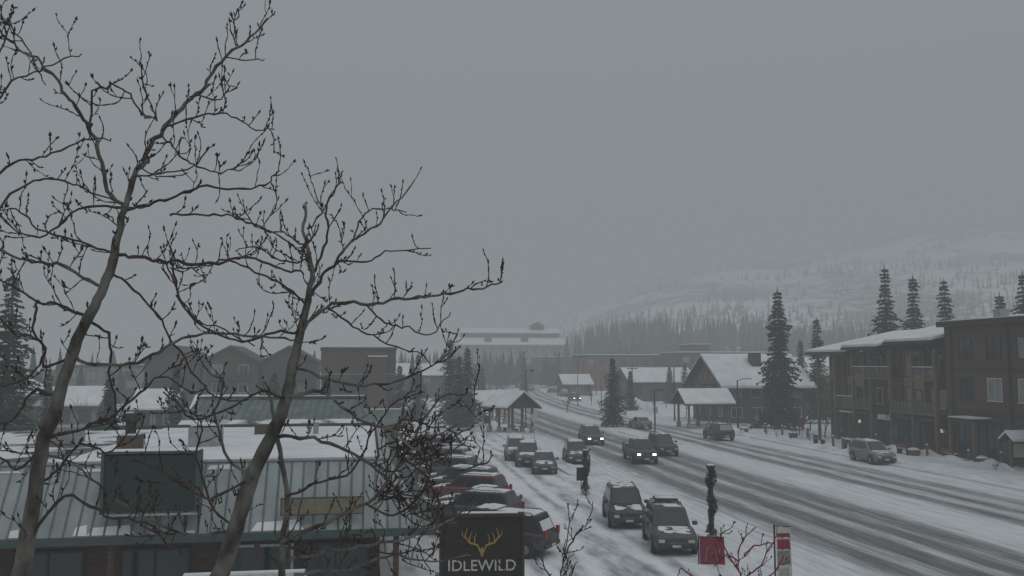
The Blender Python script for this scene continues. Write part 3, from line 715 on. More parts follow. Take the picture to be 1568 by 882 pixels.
# ------------------------------------------------------------------ aspens
def catmull(pts,sub):
    out=[]; n=len(pts)
    for i in range(n-1):
        p0=pts[max(i-1,0)];p1=pts[i];p2=pts[i+1];p3=pts[min(i+2,n-1)]
        for k in range(sub):
            t=k/sub; out.append(.5*((2*p1)+(p2-p0)*t+(2*p0-5*p1+4*p2-p3)*t*t+(3*p1-p0-3*p2+p3)*t**3))
    out.append(pts[-1]); return out
def rv(): return Vector((U(-1,1),U(-1,1),U(-1,1)))
def bud(o,p,d,L,r,mat=None):
    d=d.normalized(); a=d.orthogonal().normalized(); b=d.cross(a); m=p+d*L*.45
    vs=[p]+[m+a*r,m+b*r,m-a*r,m-b*r]+[p+d*L]
    o.add('buds',mat or BUD,vs,[(0,2,1),(0,3,2),(0,4,3),(0,1,4),(1,2,5),(2,3,5),(3,4,5),(4,1,5)])
def twig(o,p,d,L,r,lev,mat=None,part='twigs'):
    d=d.normalized(); n=max(3,int(L/.030)); pts=[p.copy()]; rad=[r]
    cur=p.copy(); st=L/n; bias=Vector((0,0,U(.02,.20)))
    for i in range(n):
        d=(d+rv()*.30+bias).normalized(); cur=cur+d*st; pts.append(cur.copy())
        f=1-(i+1)/n; rad.append(r*(.6+.4*f)*(1.45 if i%2 else .85))
        if R()<.42: 
            sd=(d+rv()*.8+Vector((0,0,.35))).normalized(); bud(o,cur,sd,U(.020,.046),U(.005,.009))
        if lev>0 and i>0 and R()<.15:
            twig(o,cur,(d+rv()*.85+Vector((0,0,.3))),L*U(.3,.6),r*.8,lev-1,mat,part)
    o.tube(part,mat or TWIG,pts,rad,4,cap=False)
    bud(o,cur-d*.01,(d+Vector((0,0,.4))),U(.030,.060),U(.0065,.0105))
def limb(o,px,Y0,Y1,r0,r1,tw=1.0,part='branches',mat=None,sub=5,n=6,tl=(.06,.26),jit=.012):
    pts=[]; m=len(px)
    for i,(u,v) in enumerate(px):
        f=i/(m-1); pts.append(P(u,v,Y0+(Y1-Y0)*f))
    pts=catmull(pts,sub); N_=len(pts); seed=R()*50; rad=[]
    for i in range(N_):
        f=i/(N_-1)
        if 0<i<N_-1:
            pts[i]=pts[i]+Vector((noise.noise(Vector((i*.6,seed,0))),noise.noise(Vector((i*.3,seed,9)))*2,noise.noise(Vector((i*.6,seed,5)))))*jit*2*(1.2 if r0<.03 else .5)
        rad.append((r0*(1-f)+r1*f)*(1+.16*noise.noise(Vector((i*.9,seed,2)))+(.2 if i%4==0 and r0<.03 else 0)))
    o.tube(part,mat or (BARK if r0>.012 else TWIG),pts,rad,n if r0<.03 else 10)
    if tw>0:
        for i in range(1,N_):
            seg=(pts[i]-pts[i-1]); ln=seg.length
            k=.2 if rad[i]>.03 else 1
            c=ln/.088*tw*k
            while c>0:
                if R()<c:
                    d=seg.normalized(); side=rv(); side=(side-d*side.dot(d)).normalized()
                    dd=(d*U(.2,.9)+side+Vector((0,0,.5)))
                    twig(o,pts[i-1].lerp(pts[i],R()),dd,U(*tl)*(1 if R()<.85 else 1.4),U(.0038,.0055),1)
                c-=1
    return pts
A=Ob('aspen_tree'); YA=6.0
trunk=[(22,900),(40,830),(55,740),(68,670),(90,610),(110,545),(135,490),(158,440),(175,390),(183,350),(190,318),(207,270),(228,228),(248,200),(280,165),(312,130),(345,88),(375,65),(410,28)]
b=P(22,900,YA)
A.tube('trunk',BARK,[(b.x-.1,b.y-.05,-.1),(b.x-.12,b.y,2),(b.x-.06,b.y,4.5),(b.x,b.y,b.z)],[.10,.085,.068,.056],12)
limb(A,trunk[:11],YA,YA,.056,.021,.35,part='trunk',jit=.012)
limb(A,trunk[10:],YA,YA+.3,.021,.007,.8)
LA=[ ([(190,318),(165,290),(150,240),(140,200),(115,165),(90,130),(60,95),(20,65),(-10,35)],-.4,.0145,.006),
 ([(140,205),(140,150),(165,130),(195,140),(215,170),(240,185)],-.2,.008,.005),
 ([(158,440),(130,425),(90,405),(45,400),(0,385),(-30,380)],-.6,.013,.007),
 ([(135,490),(100,470),(60,460),(20,440),(-20,415)],.5,.011,.006),
 ([(60,460),(50,500),(65,540),(40,580),(0,590)],.3,.009,.005),
 ([(190,318),(230,312),(270,300),(310,290),(370,290),(410,280),(428,262)],.5,.011,.005),
 ([(175,390),(215,395),(265,402),(320,405),(380,395),(430,410),(465,420)],.3,.012,.007),
 ([(260,330),(300,330),(345,330),(390,345),(430,365),(465,385)],.6,.008,.006),
 ([(110,545),(160,560),(220,550),(280,520),(330,510),(400,515),(450,520)],.4,.013,.007),
 ([(68,670),(110,660),(160,645),(200,610),(250,580),(300,600)],-.3,.011,.005),
 ([(172,420),(215,450),(250,500),(290,560),(320,600),(370,620)],.5,.009,.005),
 ([(-30,290),(20,250),(70,240),(130,215),(170,212)],.3,.009,.005),
 ([(-20,160),(30,120),(80,100),(125,82)],.2,.007,.004),
 ([(-30,350),(30,290),(80,275),(130,290),(185,312)],.3,.008,.006),
 ([(-15,90),(15,50),(0,20)],.2,.007,.004),
 ([(-20,20),(20,45),(45,80),(70,130)],.1,.006,.004),
 ([(248,200),(300,180),(350,175),(385,195),(420,198)],.3,.008,.004),
 ([(245,205),(265,225),(290,250),(330,262),(370,260)],-.3,.007,.004),
 ([(240,185),(225,140),(215,95)],.2,.006,.004),
 ([(345,88),(375,92),(405,90)],.1,.005,.004),([(365,70),(362,40),(365,15)],.1,.005,.004),
 ([(300,145),(330,152),(360,133)],.1,.006,.004),([(228,228),(215,255),(245,270)],-.2,.006,.004),
 ([(207,270),(255,265),(300,250),(320,225)],.3,.006,.004),
 ([(55,740),(90,720),(120,680),(170,690),(215,640)],.5,.011,.005),
 ([(40,830),(100,760),(160,790),(220,800),(280,850)],-.3,.012,.006),
 ([(135,490),(170,520),(165,570),(180,620),(160,660)],.4,.010,.005),
 ([(90,610),(50,600),(20,640),(-20,650)],.3,.011,.005),
 ([(68,670),(30,720),(0,700),(-20,720)],.3,.011,.005),
 ([(190,318),(120,320),(70,360),(20,350),(-20,300)],.4,.009,.005),
 ([(175,390),(120,370),(60,350),(20,320),(-10,330)],-.3,.008,.004),
 ([(110,545),(70,560),(60,520),(20,510),(-10,470)],-.4,.010,.005),
 ([(265,402),(270,440),(290,480),(330,500),(390,530)],.3,.008,.004)]
for px,dy,r0,r1 in LA: limb(A,px,YA,YA+dy,r0,r1,.75)
for k in ('trunk','branches'): A.smooth[k]=60
A.finish()
B=Ob('aspen_tree'); YB=6.6
tb=[(330,900),(360,810),(385,730),(415,670),(438,610),(448,560),(460,510),(472,460),(478,420),(470,380),(465,345),(470,310)]
b=P(330,900,YB)
B.tube('trunk',BARK,[(b.x-.25,b.y,-.1),(b.x-.22,b.y,2.5),(b.x-.1,b.y,4.8),(b.x,b.y,b.z)],[.12,.10,.08,.068],12)
limb(B,tb[:8],YB,YB,.068,.025,.25,part='trunk')
limb(B,tb[7:],YB,YB-.1,.025,.008,.9)
limb(B,[(400,960),(428,900),(432,830),(440,760),(430,700),(420,640),(410,590)],YB+.2,YB+.5,.032,.010,.7,part='trunk')
LB=[([(460,510),(500,470),(550,465),(600,460),(650,455),(700,445),(740,440),(770,430)],-.5,.014,.005),
 ([(472,460),(490,430),(515,400),(540,370),(575,345),(605,310),(635,275)],.4,.014,.005),
 ([(478,420),(500,370),(500,320),(515,285),(525,262)],-.2,.011,.005),
 ([(515,400),(560,400),(600,385),(660,380)],.2,.008,.004),
 ([(540,370),(550,340),(570,320),(600,320),(622,325)],.2,.007,.004),
 ([(448,560),(500,580),(560,590),(620,580),(680,545),(700,510)],.5,.013,.005),
 ([(560,465),(590,495),(620,500),(660,512),(690,478)],.4,.008,.004),
 ([(438,610),(490,600),(545,640),(600,660),(650,700),(700,720),(750,705)],-.4,.014,.005),
 ([(415,670),(470,670),(530,690),(590,730),(640,790),(700,800)],.5,.015,.006),
 ([(385,730),(350,700),(330,640),(340,590),(310,560)],.4,.013,.005),
 ([(432,830),(500,800),(560,770),(620,700),(650,640),(690,600),(730,640)],.4,.015,.006),
 ([(440,860),(520,840),(600,830),(680,800),(730,770)],-.3,.014,.006),
 ([(472,470),(440,440),(400,420),(350,400),(300,410),(260,410)],.5,.010,.005),
 ([(460,510),(420,510),(360,520),(300,490),(265,430),(255,400)],-.4,.010,.005),
 ([(360,810),(300,820),(220,790),(150,740),(90,700),(0,690)],.4,.013,.005),
 ([(440,760),(480,740),(540,720),(570,660),(600,620),(650,600)],.5,.011,.005),
 ([(450,880),(540,870),(600,850),(660,860),(720,850)],.4,.013,.005),
 ([(560,770),(600,790),(640,760),(660,710),(640,670)],.3,.009,.004),
 ([(600,660),(620,640),(650,650),(690,660),(720,690)],.2,.008,.004),
 ([(590,730),(600,690),(640,680),(700,650)],.3,.008,.004),
 ([(438,610),(400,600),(360,620),(300,640),(250,600)],-.4,.011,.005),
 ([(385,730),(330,760),(280,740),(220,710),(170,700)],-.4,.011,.005),
 ([(360,810),(330,780),(300,700),(310,650),(280,620)],.5,.010,.005),
 ([(470,380),(440,360),(400,350),(370,320)],.3,.007,.004),([(470,350),(490,330),(485,300)],.1,.006,.004),
 ([(470,400),(430,400),(400,380),(360,385)],.3,.007,.004),
 ([(620,700),(660,740),(670,790),(640,830),(660,880)],.2,.009,.004),
 ([(500,470),(540,500),(580,520),(640,540),(660,560)],.4,.008,.004),
 ([(432,830),(480,850),(540,820),(590,850),(640,840)],.3,.010,.005)]
for i,(px,dy,r0,r1) in enumerate(LB): limb(B,px,YB,YB+dy,r0,r1,.85)
for i in range(17):
    u,v=U(570,650),U(640,800); limb(B,[(u,v),(u+U(10,40),v+U(-25,25)),(u+U(40,80),v+U(-60,50))],YB+.2,YB+U(-.1,.6),.006,.004,1.0,tl=(.06,.18))
for k in ('trunk','branches'): B.smooth[k]=60
B.finish()
C=Ob('aspen_tree'); YC=9.0
b=P(850,980,YC); C.tube('trunk',BARK,[(b.x,b.y,-.1),(b.x+.03,b.y,3),(b.x,b.y,b.z)],[.06,.045,.02],8)
for px in [[(850,980),(855,900),(862,860),(870,810),(872,770)],[(862,860),(880,820),(900,800),(908,768)],[(855,900),(835,870),(825,845),(800,850)],[(855,920),(870,890),(885,860)],[(850,940),(800,900),(770,870),(760,850)]]:
    limb(C,px,YC,YC+U(-.3,.3),.008,.004,.9,tl=(.08,.2),mat=TWIG)
C.finish()
D=Ob('red_twig_tree'); YD=11.0
b=P(1140,980,YD); D.tube('trunk',BARK,[(b.x,b.y,-.1),(b.x+.03,b.y,3),(b.x,b.y,b.z)],[.05,.04,.02],8)
for px in [[(1140,980),(1135,900),(1130,860),(1140,825),(1158,808)],[(1135,890),(1165,865),(1180,835),(1190,820)],[(1130,860),(1110,850),(1095,868)],[(1135,880),(1110,840),(1105,815)],[(1140,850),(1160,835),(1185,832)],[(1120,900),(1070,890),(1045,870),(1038,882)],[(1150,900),(1180,880),(1200,850)]]:
    limb(D,px,YD,YD+U(-.3,.3),.011,.006,.45,tl=(.06,.18),mat=REDTW)
D.finish()
def bare(name,x,y,h,seed,mat=TWIG,spread=.5,n=5,z=0):
    rnd=random.Random(seed); o=Ob(name,(x,y,z))
    def rec(p,d,L,r,l):
        m=3; pts=[p];c=p;dd=d
        for i in range(m):
            dd=(dd+Vector((rnd.uniform(-1,1),rnd.uniform(-1,1),rnd.uniform(-.3,.9)))*.18).normalized(); c=c+dd*L/m; pts.append(c)
        o.tube('branches',mat,pts,[r,r*.85,r*.7,r*.55],4 if l<3 else 6,cap=False)
        if l>0:
            for k in range(n if l>1 else n-1):
                q=pts[rnd.randint(1,3)]; rec(q,(dd+Vector((rnd.uniform(-1,1),rnd.uniform(-1,1),rnd.uniform(-.2,.8)))*spread*1.4).normalized(),L*rnd.uniform(.45,.75),r*.5,l-1)
    rec(Vector((0,0,-.1)),Vector((0,0,1)),h*.45,h*.012+.01,3)
    o.finish()
def bpx(u,v,h,seed,**k):
    p=G(u,v); bare(k.pop('name','bare_tree'),p.x,p.y,h,seed,**k)
for i,(u,v,hh) in enumerate([(1225,668,5),(1150,660,4.5),(1003,632,5),(1262,672,5.5),(1350,690,5),(1440,700,4.5),(1210,655,6),(60,690,5),(130,670,5),(655,655,4),(868,632,4),(905,620,5),(1310,685,4),(190,660,5),(600,640,5),(560,625,5),(990,610,6),(725,640,4),(1240,660,6),(1170,652,5),(1285,676,5),(1395,694,4.5),(95,650,6),(30,660,6),(235,640,5),(1050,640,4),(1020,625,5),(690,660,4)]):
    bpx(u,v,hh,100+i,mat=TRUNKM)
for i,(u,v) in enumerate([(640,760),(655,735),(640,720),(1190,672),(1175,668),(1240,676),(640,800),(40,700),(100,690),(1480,712),(670,665),(1210,676),(1262,684),(1330,694),(1525,722),(1130,660),(1110,656),(1380,696),(1445,706)]):
    bpx(u,v,1.6 if u<700 else 1.3,200+i,name='bare_shrub',spread=.9,mat=TRUNKM)
# ------------------------------------------------------------------ vehicles
def car(x,y,yaw,paintk='dark',kind='suv',snow=.5,lit=False,name='parked_car',rack=False,z=.012):
    o=Ob(name,(x,y,z),yaw); pm=PAINTS[paintk]
    if kind=='suv': L,Hh,W=4.7,1.74,.93; st=[(-2.33,.5,.92,.80),(-2.22,.32,1.02,.90),(-1.4,.27,1.06,.93),(.3,.27,1.04,.93),(1.0,.27,1.04,.93),(1.7,.27,.98,.92),(2.15,.30,.90,.87),(2.33,.42,.76,.76)]; gx=(-2.18,1.05,-1.85,.25)
    elif kind=='sedan': L,Hh,W=4.5,1.45,.88; st=[(-2.25,.45,.82,.74),(-2.12,.30,.92,.84),(-1.4,.25,.95,.88),(.3,.24,.92,.88),(.9,.24,.92,.88),(1.6,.25,.83,.87),(2.05,.28,.74,.82),(2.22,.38,.62,.7)]; gx=(-1.85,1.0,-1.05,.15)
    else: L,Hh,W=5.6,1.85,.98; st=[(-2.9,.55,1.0,.88),(-2.85,.42,1.12,.96),(-1.5,.38,1.14,.98),(.3,.36,1.14,.98),(1.3,.36,1.14,.98),(2.0,.36,1.10,.97),(2.55,.38,1.04,.94),(2.72,.5,.9,.86)]; gx=(-.95,1.45,-.75,.75)
    vs=[];fs=[]
    for (sx,zb,zt,hw) in st:
        zm=zb+(zt-zb)*.55
        half=[(hw*.90,zb),(hw*.985,zb+.10),(hw,zm),(hw*.975,zt-.10),(hw*.86,zt)]
        ring=half+[(0,zt+.025)]+[(-a,b) for a,b in half[::-1]]
        for a,b in ring: vs.append((sx,a,b))
    n=11
    for j in range(len(st)-1):
        for i in range(n): i2=(i+1)%n; fs.append((j*n+i,(j+1)*n+i,(j+1)*n+i2,j*n+i2))
    fs.append(tuple(range(n))); fs.append(tuple((len(st)-1)*n+i for i in range(n-1,-1,-1)))
    o.add('body',pm,vs,fs); o.smooth['body']=38
    zt=st[3][2]-.03; hb=W*.87; ht=W*.74; x0,x1,xt0,xt1=gx
    B_=[Vector((x0,-hb,zt)),Vector((x1,-hb,zt)),Vector((x1,hb,zt)),Vector((x0,hb,zt))]
    T_=[Vector((xt0,-ht,Hh-.03)),Vector((xt1,-ht,Hh-.03)),Vector((xt1,ht,Hh-.03)),Vector((xt0,ht,Hh-.03))]
    o.hexa('cabin',pm,B_,T_); o.bev['cabin']=.07
    def panel(b0,b1,t1,t0,ins,mat,part='windows',off=.012,fr=(0,1)):
        nn=(b1-b0).cross(t0-b0).normalized()
        def q(f,g): return (b0.lerp(b1,f)).lerp(t0.lerp(t1,f),g)+nn*off
        f0,f1=fr; o.add(part,mat,[q(f0+ins[0],ins[1]),q(f1-ins[0],ins[1]),q(f1-ins[0],1-ins[2]),q(f0+ins[0],1-ins[2])],[(0,1,2,3)])
    panel(B_[1],B_[2],T_[2],T_[1],(.07,.06,.10),GLASS)
    panel(B_[3],B_[0],T_[0],T_[3],(.09,.12,.14),GLASS)
    for a,b,c,d in ((B_[0],B_[1],T_[1],T_[0]),(B_[2],B_[3],T_[3],T_[2])):
        fr=[(.03,.36),(.36,.66),(.66,.97)] if kind=='suv' else [(.08,.5),(.5,.95)]
        if a.y>0: fr=[(1-q1,1-q0) for q0,q1 in fr]
        for f in fr: panel(a,b,c,d,(.018,.10,.14),GLASS,fr=f)
    xf=st[-1][0]; xr=st[0][0]; zf=st[-1][2]
    zh=zf-.10
    o.box('grille',CHROME,xf-.03,xf+.025,-.42,.42,zh-.17,zh+.03); o.box('bumper',CHROME,xf-.12,xf+.06,-W*.84,W*.84,.36,.52)
    for zz in (-.12,-.05): o.box('grille_bars',RIM,xf+.026,xf+.034,-.4,.4,zh+zz,zh+zz+.02)
    o.box('bumper',CHROME,xr-.06,xr+.1,-W*.84,W*.84,.40,.58); o.bev['bumper']=.03
    for sg in (-1,1):
        o.box('headlights',LIT if lit else HEADL,xf-.12,xf+.03,sg*.48,sg*.74,zh-.08,zh+.05)
        o.box('taillights',TAIL,xr-.03,xr+.1,sg*(W*.70),sg*(W*.86),.82,1.02 if kind!='suv' else 1.15)
        o.box('mirrors',pm,x1-.32,x1-.16,sg*(W-.02),sg*(W+.18),zt+.05,zt+.2)
        for fx in (.35,-.75): o.box('door_handles',CHROME,fx-.6 if kind!='pickup' else fx,fx-.42 if kind!='pickup' else fx+.18,sg*(W*.975),sg*(W*1.0+.012),zt-.17,zt-.13)
    o.box('number_plate',TRIM,xr-.075,xr-.062,-.2,.2,.44,.55); o.box('number_plate',TRIM,xf+.062,xf+.07,-.18,.18,.4,.5)
    wb=(L/2-.88 if kind!='pickup' else 1.75); rw=.35 if kind!='pickup' else .39
    for wx in (wb,-wb):
        for sg in (-1,1):
            o.tube('wheel_arches',DTRIM,[(wx,sg*(W-.12),rw+.03),(wx,sg*(W+.012),rw+.03)],rw+.075,18)
            o.tube('wheels',TYRE,[(wx,sg*(W-.16),rw),(wx,sg*(W+.02),rw),(wx,sg*(W+.035),rw)],[rw,rw,rw-.04],18)
            o.tube('rims',RIM,[(wx,sg*(W+.02),rw),(wx,sg*(W+.042),rw)],rw*.62,10)
    if kind=='pickup':
        o.box('bed',DTRIM,-2.75,-1.0,-.8,.8,1.1,1.18); 
        for sg in (-1,1): o.box('bed',pm,-2.85,-1.0,sg*.86,sg*.95,1.05,1.3)
        o.box('bed',pm,-2.88,-2.8,-.94,.94,1.0,1.3)
        if snow>.2:o.box('snow_cover',ROOFSNOW,-2.75,-1.0,-.8,.8,1.183,1.26)
    if rack or kind=='suv':
        for sg in (-1,1): o.tube('roof_rails',CHROME,[(xt0+.15,sg*ht*.85,Hh-.02),(xt0+.25,sg*ht*.85,Hh+.05),(xt1-.3,sg*ht*.85,Hh+.05),(xt1-.15,sg*ht*.85,Hh-.02)],.018,5)
    if rack:
        for xx in (xt0+.4,xt1-.6): o.box('roof_rack',CHROME,xx,xx+.06,-ht*.9,ht*.9,Hh+.06,Hh+.1)
        o.box('roof_rack',CHROME,xt0+.5,xt1-.7,-.5,.5,Hh+.10,Hh+.22); o.box('snow_cover',ROOFSNOW,xt0+.52,xt1-.72,-.48,.48,Hh+.223,Hh+.25)
    if snow>0:
        def lump(xa,xb,w,z0f,hh,seed):
            nx,ny=14,10; v=[];f=[]
            for i in range(nx+1):
                for j in range(ny+1):
                    fx,fy=i/nx,j/ny; e=min(1,min(fx,1-fx)*6,min(fy,1-fy)*5); xx=xa+(xb-xa)*fx; yy=(fy-.5)*2*w*(1+.05*noise.noise(Vector((fx*4,seed,0))))
                    gap=noise.noise(Vector((fx*4,fy*4,seed+4)))
                    v.append((xx,yy,z0f(xx)-.02+ (e**.5)*(hh+.02)*(1+.4*noise.noise(Vector((fx*5,fy*5,seed))))-(0.06+hh if gap>.62-snow*.0-(1-snow)*.75 else 0)))
            for i in range(nx):
                for j in range(ny): a=i*(ny+1)+j; f.append((a,a+ny+1,a+ny+2,a+1))
            o.add('snow_cover',ROOFSNOW,v,f)
        sd=U(0,50)
        lump(xt0+.06,xt1-.04,ht*.95,lambda x:Hh-.03,.03+.05*snow,sd)
        if snow>.35:
            def hz(xx):
                for a,b in zip(st,st[1:]):
                    if a[0]<=xx<=b[0]: return a[2]+(b[2]-a[2])*(xx-a[0])/(b[0]-a[0])+.012
                return st[-1][2]
            lump(x1+.05,st[-2][0],W*.74,hz,.02+.03*snow,sd+3)
        if snow>.65:
            for (b0,b1,t1,t0) in ((B_[3],B_[0],T_[0],T_[3]),(B_[1],B_[2],T_[2],T_[1])):
                panel(b0,b1,t1,t0,(.12,.10,.35),ROOFSNOW,part='window_snow',off=.02)
        o.smooth['snow_cover']=180
    o.finish()
def carpx(u,v,head,**k):
    p=G(u,v); car(p.x,p.y,TH+math.pi/2+math.radians(head),**k)
carpx(1024,836,169,paintk='grey',kind='suv',rack=True,snow=.45)
carpx(956,799,170,paintk='black',kind='suv',snow=.4)
carpx(980,706,174,paintk='dark',kind='pickup',lit=True,snow=.25,name='pickup_truck')
carpx(1014,695,176,paintk='black',kind='suv',snow=.2,name='moving_car')
carpx(905,679,177,paintk='brown',kind='suv',lit=True,snow=.2,name='moving_car')
carpx(980,656,0,paintk='silver',kind='sedan',snow=.4,name='moving_car')
carpx(1100,673,0,paintk='black',kind='suv',snow=.15,name='moving_car')
carpx(1336,708,176,paintk='silver',kind='suv',snow=.5)
carpx(833,722,170,paintk='dark',kind='sedan',snow=.5); carpx(808,711,170,paintk='grey',kind='suv',snow=.6); carpx(790,702,172,paintk='silver',kind='suv',snow=.5)
carpx(882,709,172,paintk='dark',kind='suv',snow=.45)
carpx(880,614,180,paintk='dark',kind='suv',snow=.2,name='moving_car',lit=True); carpx(862,607,0,paintk='silver',kind='suv',name='moving_car'); carpx(845,602,0,paintk='dark',kind='sedan',name='moving_car')
carpx(795,594,180,paintk='dark',kind='suv',name='moving_car'); carpx(812,598,180,paintk='grey',kind='suv',name='moving_car')
cols=['black','maroon','dark','grey','red','green','maroon','grey','red','silver','blue','maroon','silver','grey','red']
kinds=['suv','sedan','suv','sedan','suv','suv','sedan','suv','sedan','suv','suv','sedan','suv','suv','sedan']
s_=38.0
for i in range(15):
    p=RF(5.6+U(-.3,.3),s_); car(p.x,p.y,TH+math.pi/2+math.radians(58+U(-3,3)),cols[i],kinds[i],snow=U(.45,.85)); s_+=3.2
# ------------------------------------------------------------------ street furniture
def lamp(u,v,h,heads=1,name='street_lamp'):
    p=G(u,v); o=Ob(name,(p.x,p.y,0),TH)
    o.tube('pole',POLE,[(0,0,0),(0,0,.5),(0,0,.52),(0,0,h)],[.13,.11,.075,.05],8)
    for sg in ((1,) if heads==1 else (1,-1)):
        o.tube('arm',POLE,[(0,0,h-.25),(sg*.35,0,h+.1),(sg*.8,0,h+.15)],.035,6)
        o.tube('lantern',POLE,[(sg*.8,0,h+.16),(sg*.8,0,h+.05),(sg*.8,0,h-.12)],[.06,.2,.24],8); o.tube('lantern',TRIM,[(sg*.8,0,h-.123),(sg*.8,0,h-.22)],[.18,.1],8)
    o.finish()
lamp(805,655,7.0); lamp(885,622,9.0,2); lamp(853,602,10,2); lamp(921,630,5.5); lamp(1003,668,5.0); lamp(760,600,9)
for t_,s_,h_ in ((15.5,125,7.5),(18,150,7.5),(22,181,8),(28,215,8),(41.8,118,7.5),(44,145,7.5),(50,180,8),(56,215,8),(62,255,8),(41.5,96,6),(34,250,8)): 
    p=RF(t_,s_); o=Ob('utility_pole' if int(s_)%2 else 'street_lamp',(p.x,p.y,0),TH)
    o.tube('pole',POLE,[(0,0,0),(0,0,h_)],[.12,.07],7)
    if int(s_)%2: o.box('crossarm',TIMBER,-.9,.9,-.06,.06,h_-.6,h_-.45)
    else: o.tube('arm',POLE,[(0,0,h_-.1),(.6,0,h_+.15),(1.3,0,h_+.15)],.04,5); o.box('lantern',VENT,1.1,1.7,-.12,.12,h_+.08,h_+.2)
    o.finish()
def garland_post(u,v,vtop,seed):
    p=G(u,v); top=P(u,vtop,p.y).z; rnd=random.Random(seed); o=Ob('garland_lamp_post',(p.x,p.y,0))
    o.tube('pole',POLE,[(0,0,0),(0,0,top*.97)],[.12,.10],8)
    o.tube('pole',CONC,[(0,0,0),(0,0,.25)],[.25,.22],10)
    vs=[];fs=[]
    for i in range(2200):
        z=rnd.uniform(.35,top); a=z*4+rnd.uniform(-2,2); r=.08+.12*rnd.random()+.08*math.sin(z*5); q=Vector((math.cos(a)*r,math.sin(a)*r,z)); d=Vector((rnd.uniform(-1,1),rnd.uniform(-1,1),rnd.uniform(-1,1)))*.10; e=Vector((rnd.uniform(-1,1),rnd.uniform(-1,1),rnd.uniform(-1,1)))*.06
        b=len(vs); vs+=[q,q+d,q+e]; fs.append((b,b+1,b+2))
    o.add('garland',NEEDLE,vs,fs)
    o.box('finial',POLE,-.17,.17,-.17,.17,top-.02,top+.1)
    o.box('finial',ROOFSNOW,-.15,.15,-.15,.15,top+.103,top+.15)
    o.finish()
garland_post(1090,828,716,1); garland_post(897,758,692,2)
def post(u,v,h,w=.12,mat=None,name='bollard'):
    p=G(u,v); o=Ob(name,(p.x,p.y,.13),TH); o.tube('post',mat or TIMBER,[(0,0,0),(0,0,h)],w,8); o.tube('cap',ROOFSNOW,[(0,0,h),(0,0,h+.08)],[w*1.1,w*.5],8); o.finish()
for u,v in [(1198,668),(1237,672),(1276,686),(1291,690),(1420,702),(1484,712),(1534,716),(1342,684),(1172,664)]: post(u,v,1.0)
def box_sign():
    c=P(738,790,25); o=Ob('distillery_sign',(c.x,c.y,0),math.radians(3)); z1=c.z; z0=z1-2.35; hw=1.1
    o.box('panel',BLACK,-hw,hw,-.12,.12,z0,z1); o.box('frame',SFRAME,-hw-.07,-hw,-.16,.16,z0,z1); o.box('frame',SFRAME,hw,hw+.07,-.16,.16,z0,z1)
    o.box('frame',SFRAME,-hw-.07,hw+.07,-.17,.17,z1,z1+.08); o.box('snow_cap',ROOFSNOW,-hw*.6,hw*.9,-.10,.15,z1+.083,z1+.10)
    for x in(-.8,.8): o.tube('posts',POLE,[(x,.0,0),(x,.0,z0)],.09,8)
    zc=z1-.72
    for sg in (-1,1):
        o.tube('antlers',GOLD,[(sg*.04,-.14,zc-.22),(sg*.12,-.14,zc-.05),(sg*.34,-.14,zc+.02),(sg*.47,-.14,zc+.2),(sg*.40,-.14,zc+.42)],[.03,.03,.03,.024,.01],5)
        o.tube('antlers',GOLD,[(sg*.2,-.14,zc-.02),(sg*.2,-.14,zc+.18),(sg*.15,-.14,zc+.28)],[.022,.016,.008],5)
        o.tube('antlers',GOLD,[(sg*.35,-.14,zc+.03),(sg*.33,-.14,zc+.2),(sg*.27,-.14,zc+.32)],[.022,.016,.008],5)
        o.tube('antlers',GOLD,[(sg*.46,-.14,zc+.15),(sg*.55,-.14,zc+.24),(sg*.54,-.14,zc+.36)],[.02,.014,.008],5)
    o.tube('antlers',GOLD,[(0,-.14,zc-.1),(0,-.14,zc-.22),(0,-.14,zc-.36)],[.02,.07,.02],5)
    top=o.finish()
    for txt,zz,sz in (('IDLEWILD',z1-1.45,.42),('DISTILLERY',z1-1.80,.27)):
        cu=bpy.data.curves.new('lettering','FONT'); cu.body=txt; cu.size=sz; cu.align_x='CENTER'; cu.extrude=.01; cu.offset=.002
        ob=bpy.data.objects.new('lettering',cu); bpy.context.collection.objects.link(ob); ob.parent=top
        ob.location=(.0,-.135,zz); ob.rotation_euler=(math.pi/2,0,0); cu.materials.append(CREAM)
box_sign()
def banner(u,vtop,Y,w,h,kind):
    c=P(u,vtop,Y); o=Ob('street_banner',(c.x,c.y,0),math.radians(-4)); z1=c.z
    o.tube('pole',POLE,[(-w/2-.05,0,0),(-w/2-.05,0,z1+.05)],.03,6)
    o.tube('arm',POLE,[(-w/2-.05,0,z1),(w/2,0,z1)],.015,5)
    n=8
    def cloth(mat,za,zb,xa=-w/2,xb=w/2,off=0):
        vs=[];fs=[]
        for i in range(n+1):
            for j in range(2):
                x=xa+(xb-xa)*i/n; vs.append((x+(.03*math.sin(i) if j==0 else 0),.03*math.sin(x*9)+off,za+(.02*math.sin(i*1.3) if j==0 else 0) if j==0 else zb))
        for i in range(n): fs.append((i*2,i*2+2,i*2+3,i*2+1))
        o.add('cloth',mat,vs,fs)
    if kind==1:
        cloth(CREAM,z1-h,z1); cloth(RED,z1-.36,z1-.22,-w*.42,w*.42,-.01); cloth(RED,z1-.75,z1-.42,-w*.42,w*.42,-.01); cloth(GREY,z1-h*.66,z1-h*.42,-w*.42,w*.42,-.01); cloth(VENT,z1-h*.97,z1-h*.72,-w*.3,w*.3,-.01)
    else:
        cloth(RED,z1-h,z1); 
        o.tube('lettering',CREAM,[(-w*.3,-.05,z1-h*.75),(-w*.2,-.05,z1-h*.3),(-w*.05,-.05,z1-h*.6),(w*.1,-.05,z1-h*.25),(w*.2,-.05,z1-h*.7),(w*.32,-.05,z1-h*.35)],.010,4)
    o.finish()
